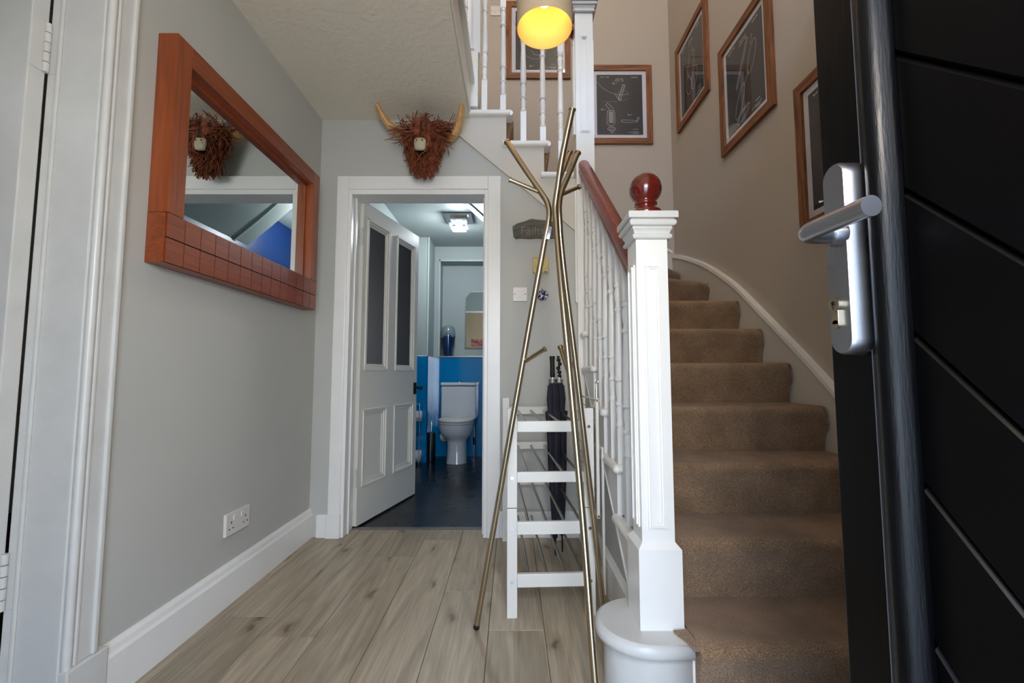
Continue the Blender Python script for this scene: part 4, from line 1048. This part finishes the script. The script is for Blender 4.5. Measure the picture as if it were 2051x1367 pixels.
# thermostat
tmo = thing('thermostat', 'square yellowed ivory room thermostat under the slate sign', 'thermostat', (.171, YB, 1.577))
MB().box(.125, .218, YB - .026, YB - .001, 1.53, 1.625).build('casing', 'ivory', tmo, .005)
MB().lathe([(.034, 0), (.034, .006), (.036, .008)], (.171, YB - .034, 1.577), 28, axis='Y').build('dial', 'ivory', tmo, .001)
tt = MB(); add_text(tt, 'WARMER', .006, .140, 1.618, YB - .027); add_text(tt, '20', .008, .150, 1.605, YB - .027); add_text(tt, '10', .008, .195, 1.60, YB - .027)
tt.box(.190, .208, YB - .0268, YB - .026, 1.534, 1.539); tt.build('dial_marks', 'black', tmo)
# light switches
def light_switch(x, y, z, s, label, rocker=(.008, .017), rotz=0):
    o = thing('light_switch', label, 'light switch', (x, y, z))
    MB().box(-s, s, -.009, -.001, -s, s).build('face_plate', 'plastic', o, .003, local=True)
    MB().box(-rocker[0], rocker[0], -.013, -.009, -rocker[1], rocker[1]).build('rocker', 'plastic', o, .001, local=True)
    for d in (-1, 1): MB().lathe([(.0032, 0), (.0032, .001)], (d * s * .72, -.0098, 0), 10, axis='Y').build('screw', 'black', o, local=True)
light_switch(.048, YB, 1.405, .043, 'white single light switch on the back wall under the slate sign')
light_switch(-.150, YS, 4.20, .045, 'white light switch high on the stairwell wall behind the spindles')
# round ornament on a nail
orn = thing('round_ornament', 'small round violet and white glass ornament hung beside the light switch', 'ornament', (.182, YB, 1.40))
m, nt, b = newmat('marbled_violet_glass')
t_ = nt.nodes.new('ShaderNodeTexCoord'); n_ = nt.nodes.new('ShaderNodeTexNoise'); n_.inputs['Scale'].default_value = 22; n_.inputs['Distortion'].default_value = 3
nt.links.new(t_.outputs['Object'], n_.inputs[0]); r_ = nt.nodes.new('ShaderNodeValToRGB'); r_.color_ramp.interpolation = 'CONSTANT'
r_.color_ramp.elements[0].color = s2l((48, 42, 78)) + (1,); r_.color_ramp.elements[1].color = s2l((214, 208, 212)) + (1,); r_.color_ramp.elements[1].position = .54
nt.links.new(n_.outputs[0], r_.inputs[0]); nt.links.new(r_.outputs[0], b.inputs['Base Color']); b.inputs['Roughness'].default_value = .12
MB().lathe([(.001, -.014), (.018, -.012), (.030, -.006), (.033, 0), (.030, .004), (.001, .006)], (.182, YB - .008, 1.398), 28, axis='Y').build('glass_disc', m, orn)
MB().tube([(.180, YB - .002, 1.437), (.180, YB - .012, 1.437)], .003, 8).tube([(.180, YB - .008, 1.428), (.180, YB - .008, 1.438)], .001, 6).build('nail', 'black', orn)
# double socket on the left wall
so = thing('double_socket', 'white double power socket low on the left wall', 'socket', (XL, 1.882, .319))
MB().box(XL + .001, XL + .014, 1.803, 1.961, .274, .364).build('face_plate', 'plastic', so, .002)
for yc in (1.85, 1.915): MB().box(XL + .013, XL + .018, yc - .018 + (.013 if yc < 1.9 else -.0) , yc - .006 + (.013 if yc < 1.9 else 0), .330, .350).build('rocker', 'plastic', so, .001)
for yc in (1.835, 1.930):
    hm = MB()
    for dy, dz, a, b_ in ((0, .012, .0025, .005), (-.012, -.012, .004, .0025), (.012, -.012, .004, .0025)):
        hm.box(XL + .0135, XL + .0145, yc + dy - a, yc + dy + a, .312 + dz - b_, .312 + dz + b_)
    hm.build('pin_holes', 'black', so)

# ================================================================== PENDANT LAMP
pl = thing('pendant_lamp', 'cylindrical wood veneer pendant lamp glowing yellow inside, hanging in the stair void', 'ceiling lamp', (.12, 1.512, 2.2))
LR = .101
sh = MB().lathe([(LR, 0), (LR + .001, .002), (LR + .001, .30), (LR, .302)], (.12, 1.512, 2.2), 56, closed=False).build('lamp_shade', 'veneer', pl, label='pale veneer drum shade')
MB().lathe([(LR - .0012, .30), (LR - .0012, .0005), (LR, 0)], (.12, 1.512, 2.2), 56, closed=False).build('shade_lining', 'shade_in', pl, label='bright yellow lining')
for j, (ang0, tl, rr) in enumerate(((.2, .28, .118), (1.3, -.35, .113), (2.5, .40, .120), (3.9, -.25, .116), (5.0, .32, .112))):
    pts = []
    for i in range(41):
        a = 2 * PI * i / 40; pts.append((.12 + rr * math.cos(a), 1.512 + rr * math.sin(a), 2.36 + .085 * tl / .3 * math.sin(a + ang0)))
    s_ = MB(); vs = [(p[0], p[1], p[2] + .0022) for p in pts] + [(p[0], p[1], p[2] - .0022) for p in pts]
    s_.add(vs, [(i, i + 1, i + 42, i + 41) for i in range(40)], True); s_.build('veneer_strip', 'veneer', pl)
MB().lathe([(.001, -.04), (.015, -.036), (.027, -.018), (.030, 0), (.026, .02), (.016, .036), (.013, .055)], (.12, 1.512, 2.33), 20).build('bulb', 'bulb', pl)
MB().lathe([(.018, 0), (.018, .05), (.004, .06), (.0035, 1.2)], (.12, 1.512, 2.385), 12).build('cord', 'plastic', pl)
for a in range(3):
    an = a * 2 * PI / 3; MB().tube([(.12 + .016 * math.cos(an), 1.512 + .016 * math.sin(an), 2.42), (.12 + .1 * math.cos(an), 1.512 + .1 * math.sin(an), 2.45)], .0015, 6).build('shade_spoke', 'chrome', pl)
bo = [o for o in bpy.data.objects if o.name == 'bulb'][0]; bo.visible_shadow = True
struct('beam', MB().box(-.30, XR, 1.46, 1.56, 3.58, 3.64), 'cream', 'cream beam crossing the stair void above the lamp', 'beam') if False else None

# ================================================================== CLOAKROOM CONTENTS
TX = -.585
wc = thing('toilet', 'white close coupled toilet against the blue panelling', 'toilet', (TX, 4.70, 0))
MB().box(TX - .200, TX + .185, 4.83, 5.003, .43, .795).build('cistern', 'porcelain', wc, .015, 3)
MB().box(TX - .205, TX + .190, 4.822, 5.005, .800, .835).build('cistern_lid', 'porcelain', wc, .010, 3)
MB().lathe([(.022, 0), (.022, .006), (.016, .010)], (TX - .005, 4.91, .835), 18).build('flush_button', 'chrome', wc)
def egg(hw, y0, y1, n=32, back=.35):
    out = []; L = y1 - y0; yc = y0 + hw * 1.05
    for i in range(n):
        a = 2 * PI * i / n; c, s_ = math.cos(a), math.sin(a)
        x = hw * (abs(c) ** .85) * (1 if c > 0 else -1)
        y = yc + (s_ * (yc - y0) if s_ < 0 else s_ * (y1 - yc)); out.append((TX + x, y))
    return out
def loft(rings, name, m, parent, smooth=True, **k):
    n = len(rings[0][0]); vs = [(p[0], p[1], z) for r, z in rings for p in r]; mb = MB()
    mb.add(vs, [(j * n + i, j * n + (i + 1) % n, (j + 1) * n + (i + 1) % n, (j + 1) * n + i) for j in range(len(rings) - 1) for i in range(n)], smooth)
    mb.add(vs, [tuple(range(n))[::-1], tuple(range(n * (len(rings) - 1), n * len(rings)))]); return mb.build(name, m, parent, **k)
loft([(egg(.110, 4.545, 4.90), .002), (egg(.104, 4.550, 4.90), .02), (egg(.100, 4.560, 4.90), .12), (egg(.100, 4.565, 4.90), .215), (egg(.108, 4.555, 4.91), .238), (egg(.130, 4.525, 4.93), .262), (egg(.156, 4.485, 4.95), .292), (egg(.173, 4.455, 4.96), .325), (egg(.182, 4.440, 4.97), .365), (egg(.185, 4.435, 4.97), .412)], 'bowl', 'porcelain', wc)
loft([(egg(.180, 4.435, 4.82), .414), (egg(.188, 4.428, 4.82), .418), (egg(.188, 4.428, 4.82), .430), (egg(.182, 4.432, 4.82), .434)], 'seat', 'wc_lid', wc)
loft([(egg(.182, 4.430, 4.82), .437), (egg(.189, 4.425, 4.82), .441), (egg(.188, 4.427, 4.82), .458), (egg(.165, 4.45, 4.81), .468), (egg(.10, 4.52, 4.78), .471)], 'lid', 'wc_lid', wc)
MB().tube([(TX - .16, 5.0, .24), (TX - .16, 4.86, .24)], .052, 18).tube([(TX - .16, 4.88, .24), (TX - .05, 4.84, .24)], .05, 16).build('waste_pipe', 'wc_lid', wc)
MB().tube([(TX + .16, 4.94, .01), (TX + .16, 4.94, .13), (TX + .165, 4.93, .30), (TX + .15, 4.93, .43)], .008, 8).build('supply_pipe', 'chrome', wc)
MB().tube([(TX + .16, 4.94, .14), (TX + .16, 4.94, .22)], .014, 10).build('isolation_valve', 'black', wc)
br = thing('toilet_brush', 'black cylinder toilet brush with a steel handle left of the toilet', 'toilet brush', (-.860, 4.70, 0))
MB().lathe([(.040, 0), (.044, .005), (.044, .29), (.040, .30), (.012, .30)], (-.865, 4.72, .003), 24).build('holder', 'black', br)
MB().lathe([(.006, .29), (.006, .42), (.004, .425)], (-.865, 4.72, .003), 12).build('handle', 'chrome', br)
MB().lathe([(.0035, .005), (.0035, .30)], (-.865, 4.674, .003), 8).build('front_rod', 'chrome', br)
rs = thing('toilet_roll_stand', 'black wire stand of spare toilet rolls behind the open door', 'toilet roll holder', (-1.02, 4.56, 0))
for x in (-1.09, -.955):
    MB().tube([(x, 4.53, .006), (x, 4.53, .62)], .005, 8).build('upright', 'chrome', rs)
for z in (.03, .30, .62):
    MB().tube([(-1.09, 4.53, z), (-.955, 4.53, z)], .004, 8).tube([(-1.09, 4.53, z), (-1.09, 4.64, z), (-.955, 4.64, z), (-.955, 4.53, z)], .004, 8).build('wire_shelf', 'chrome', rs)
for z in (.085, .49):
    r = MB().lathe([(.020, 0), (.055, 0), (.055, .10), (.020, .10)], (-1.045, 4.585, z), 24, axis='X', closed=False).lathe([(.021, 0), (.021, .10)], (-1.045, 4.585, z), 16, axis='X')
    r.build('toilet_roll', 'matboard', label='white toilet roll held high in the wire stand' if z > .3 else 'white toilet roll at the foot of the wire stand', cat='toilet roll', group='toilet rolls in the wire stand')
# vase
m, nt, b = newmat('blue_swirl_glass')
t_ = nt.nodes.new('ShaderNodeTexCoord'); s_ = nt.nodes.new('ShaderNodeSeparateXYZ'); nt.links.new(t_.outputs['Object'], s_.inputs[0])
nn = nt.nodes.new('ShaderNodeTexNoise'); nn.inputs['Scale'].default_value = 9; nt.links.new(t_.outputs['Object'], nn.inputs[0])
ma_ = nt.nodes.new('ShaderNodeMath'); ma_.operation = 'MULTIPLY_ADD'; ma_.inputs[1].default_value = .22; nt.links.new(nn.outputs[0], ma_.inputs[0]); nt.links.new(s_.outputs['Z'], ma_.inputs[2])
rr = nt.nodes.new('ShaderNodeValToRGB'); rr.color_ramp.elements[0].position = .34; rr.color_ramp.elements[0].color = s2l((10, 40, 80)) + (1,); rr.color_ramp.elements[1].position = .37; rr.color_ramp.elements[1].color = s2l((120, 138, 140)) + (1,)
nt.links.new(ma_.outputs[0], rr.inputs[0]); nt.links.new(rr.outputs[0], b.inputs['Base Color']); b.inputs['Roughness'].default_value = .05; b.inputs['Coat Weight'].default_value = 1
va_ = thing('glass_vase', 'tall glass vase with blue swirled lower half on the niche ledge', 'vase', (-.752, 5.11, 1.134))
MB().lathe([(.001, 0), (.048, 0), (.052, .01), (.070, .12), (.083, .22), (.085, .28), (.075, .33), (.058, .355), (.052, .36), (.048, .352), (.060, .32), (.068, .28)], (-.752, 5.11, 1.134), 32).build('vase_body', m, va_)
# niche mirror and postcard
nm = thing('niche_mirror', 'small mirror with angled top corners in the cloakroom niche', 'mirror', (-.43, 5.205, 1.24))
pol = [(-.567, 1.237), (-.20, 1.237), (-.20, 1.843), (-.272, 1.925), (-.50, 1.925), (-.567, 1.845)]
MB().prism(pol, 'Y', 5.196, 5.208).build('mirror_glass', 'silver', nm, .001)
po_in = [(-.384 + (x + .384) * .94, 1.58 + (z - 1.58) * .965) for x, z in pol]
ed = MB(); n = 6
for i in range(n):
    j = (i + 1) % n
    ed.add([(pol[i][0], 5.195, pol[i][1]), (pol[j][0], 5.195, pol[j][1]), (po_in[j][0], 5.192, po_in[j][1]), (po_in[i][0], 5.192, po_in[i][1])], [(0, 1, 2, 3)])
ed.build('bevelled_edge', 'silver', nm)
m, nt, b = newmat('sunset_postcard')
t_ = nt.nodes.new('ShaderNodeTexCoord'); nn = nt.nodes.new('ShaderNodeTexNoise'); nn.inputs['Scale'].default_value = 16; nn.inputs['Distortion'].default_value = 2
mpp = nt.nodes.new('ShaderNodeMapping'); mpp.inputs['Scale'].default_value = (1, 1, 3); nt.links.new(t_.outputs['Object'], mpp.inputs[0]); nt.links.new(mpp.outputs[0], nn.inputs[0])
rr = nt.nodes.new('ShaderNodeValToRGB'); rr.color_ramp.elements[0].position = .35; rr.color_ramp.elements[0].color = s2l((38, 44, 84)) + (1,); rr.color_ramp.elements[1].position = .65; rr.color_ramp.elements[1].color = s2l((220, 120, 80)) + (1,)
nt.links.new(nn.outputs[0], rr.inputs[0]); nt.links.new(rr.outputs[0], b.inputs['Base Color'])
MB().box(-.487, -.335, 5.185, 5.188, 1.258, 1.345).build('postcard', m, label='small sunset picture card tucked in the niche mirror', cat='postcard')
# ceiling light
lc = thing('crystal_ceiling_light', 'square chrome and crystal light lit on the cloakroom ceiling', 'ceiling light', (-.505, 4.05, CW))
MB().box(-.635, -.375, 3.92, 4.18, CW - .022, CW - .001).build('chrome_base', 'chrome', lc, .003)
MB().box(-.585, -.425, 3.97, 4.13, CW - .05, CW - .022).build('inner_box', 'chrome', lc, .002)
for s, z0, z1 in ((.085, -.095, -.078), (.065, -.122, -.105)):
    q = .020
    MB().box(-.505 - s, -.505 + s, 4.05 - s, 4.05 - s + q, CW + z0, CW + z1).box(-.505 - s, -.505 + s, 4.05 + s - q, 4.05 + s, CW + z0, CW + z1).box(-.505 - s, -.505 - s + q, 4.05 - s + q, 4.05 + s - q, CW + z0, CW + z1).box(-.505 + s - q, -.505 + s, 4.05 - s + q, 4.05 + s - q, CW + z0, CW + z1).build('crystal_ring', 'led', lc, .004)
MB().box(-.535, -.475, 4.02, 4.08, CW - .125, CW - .05).build('crystal_core', 'led', lc, .006)
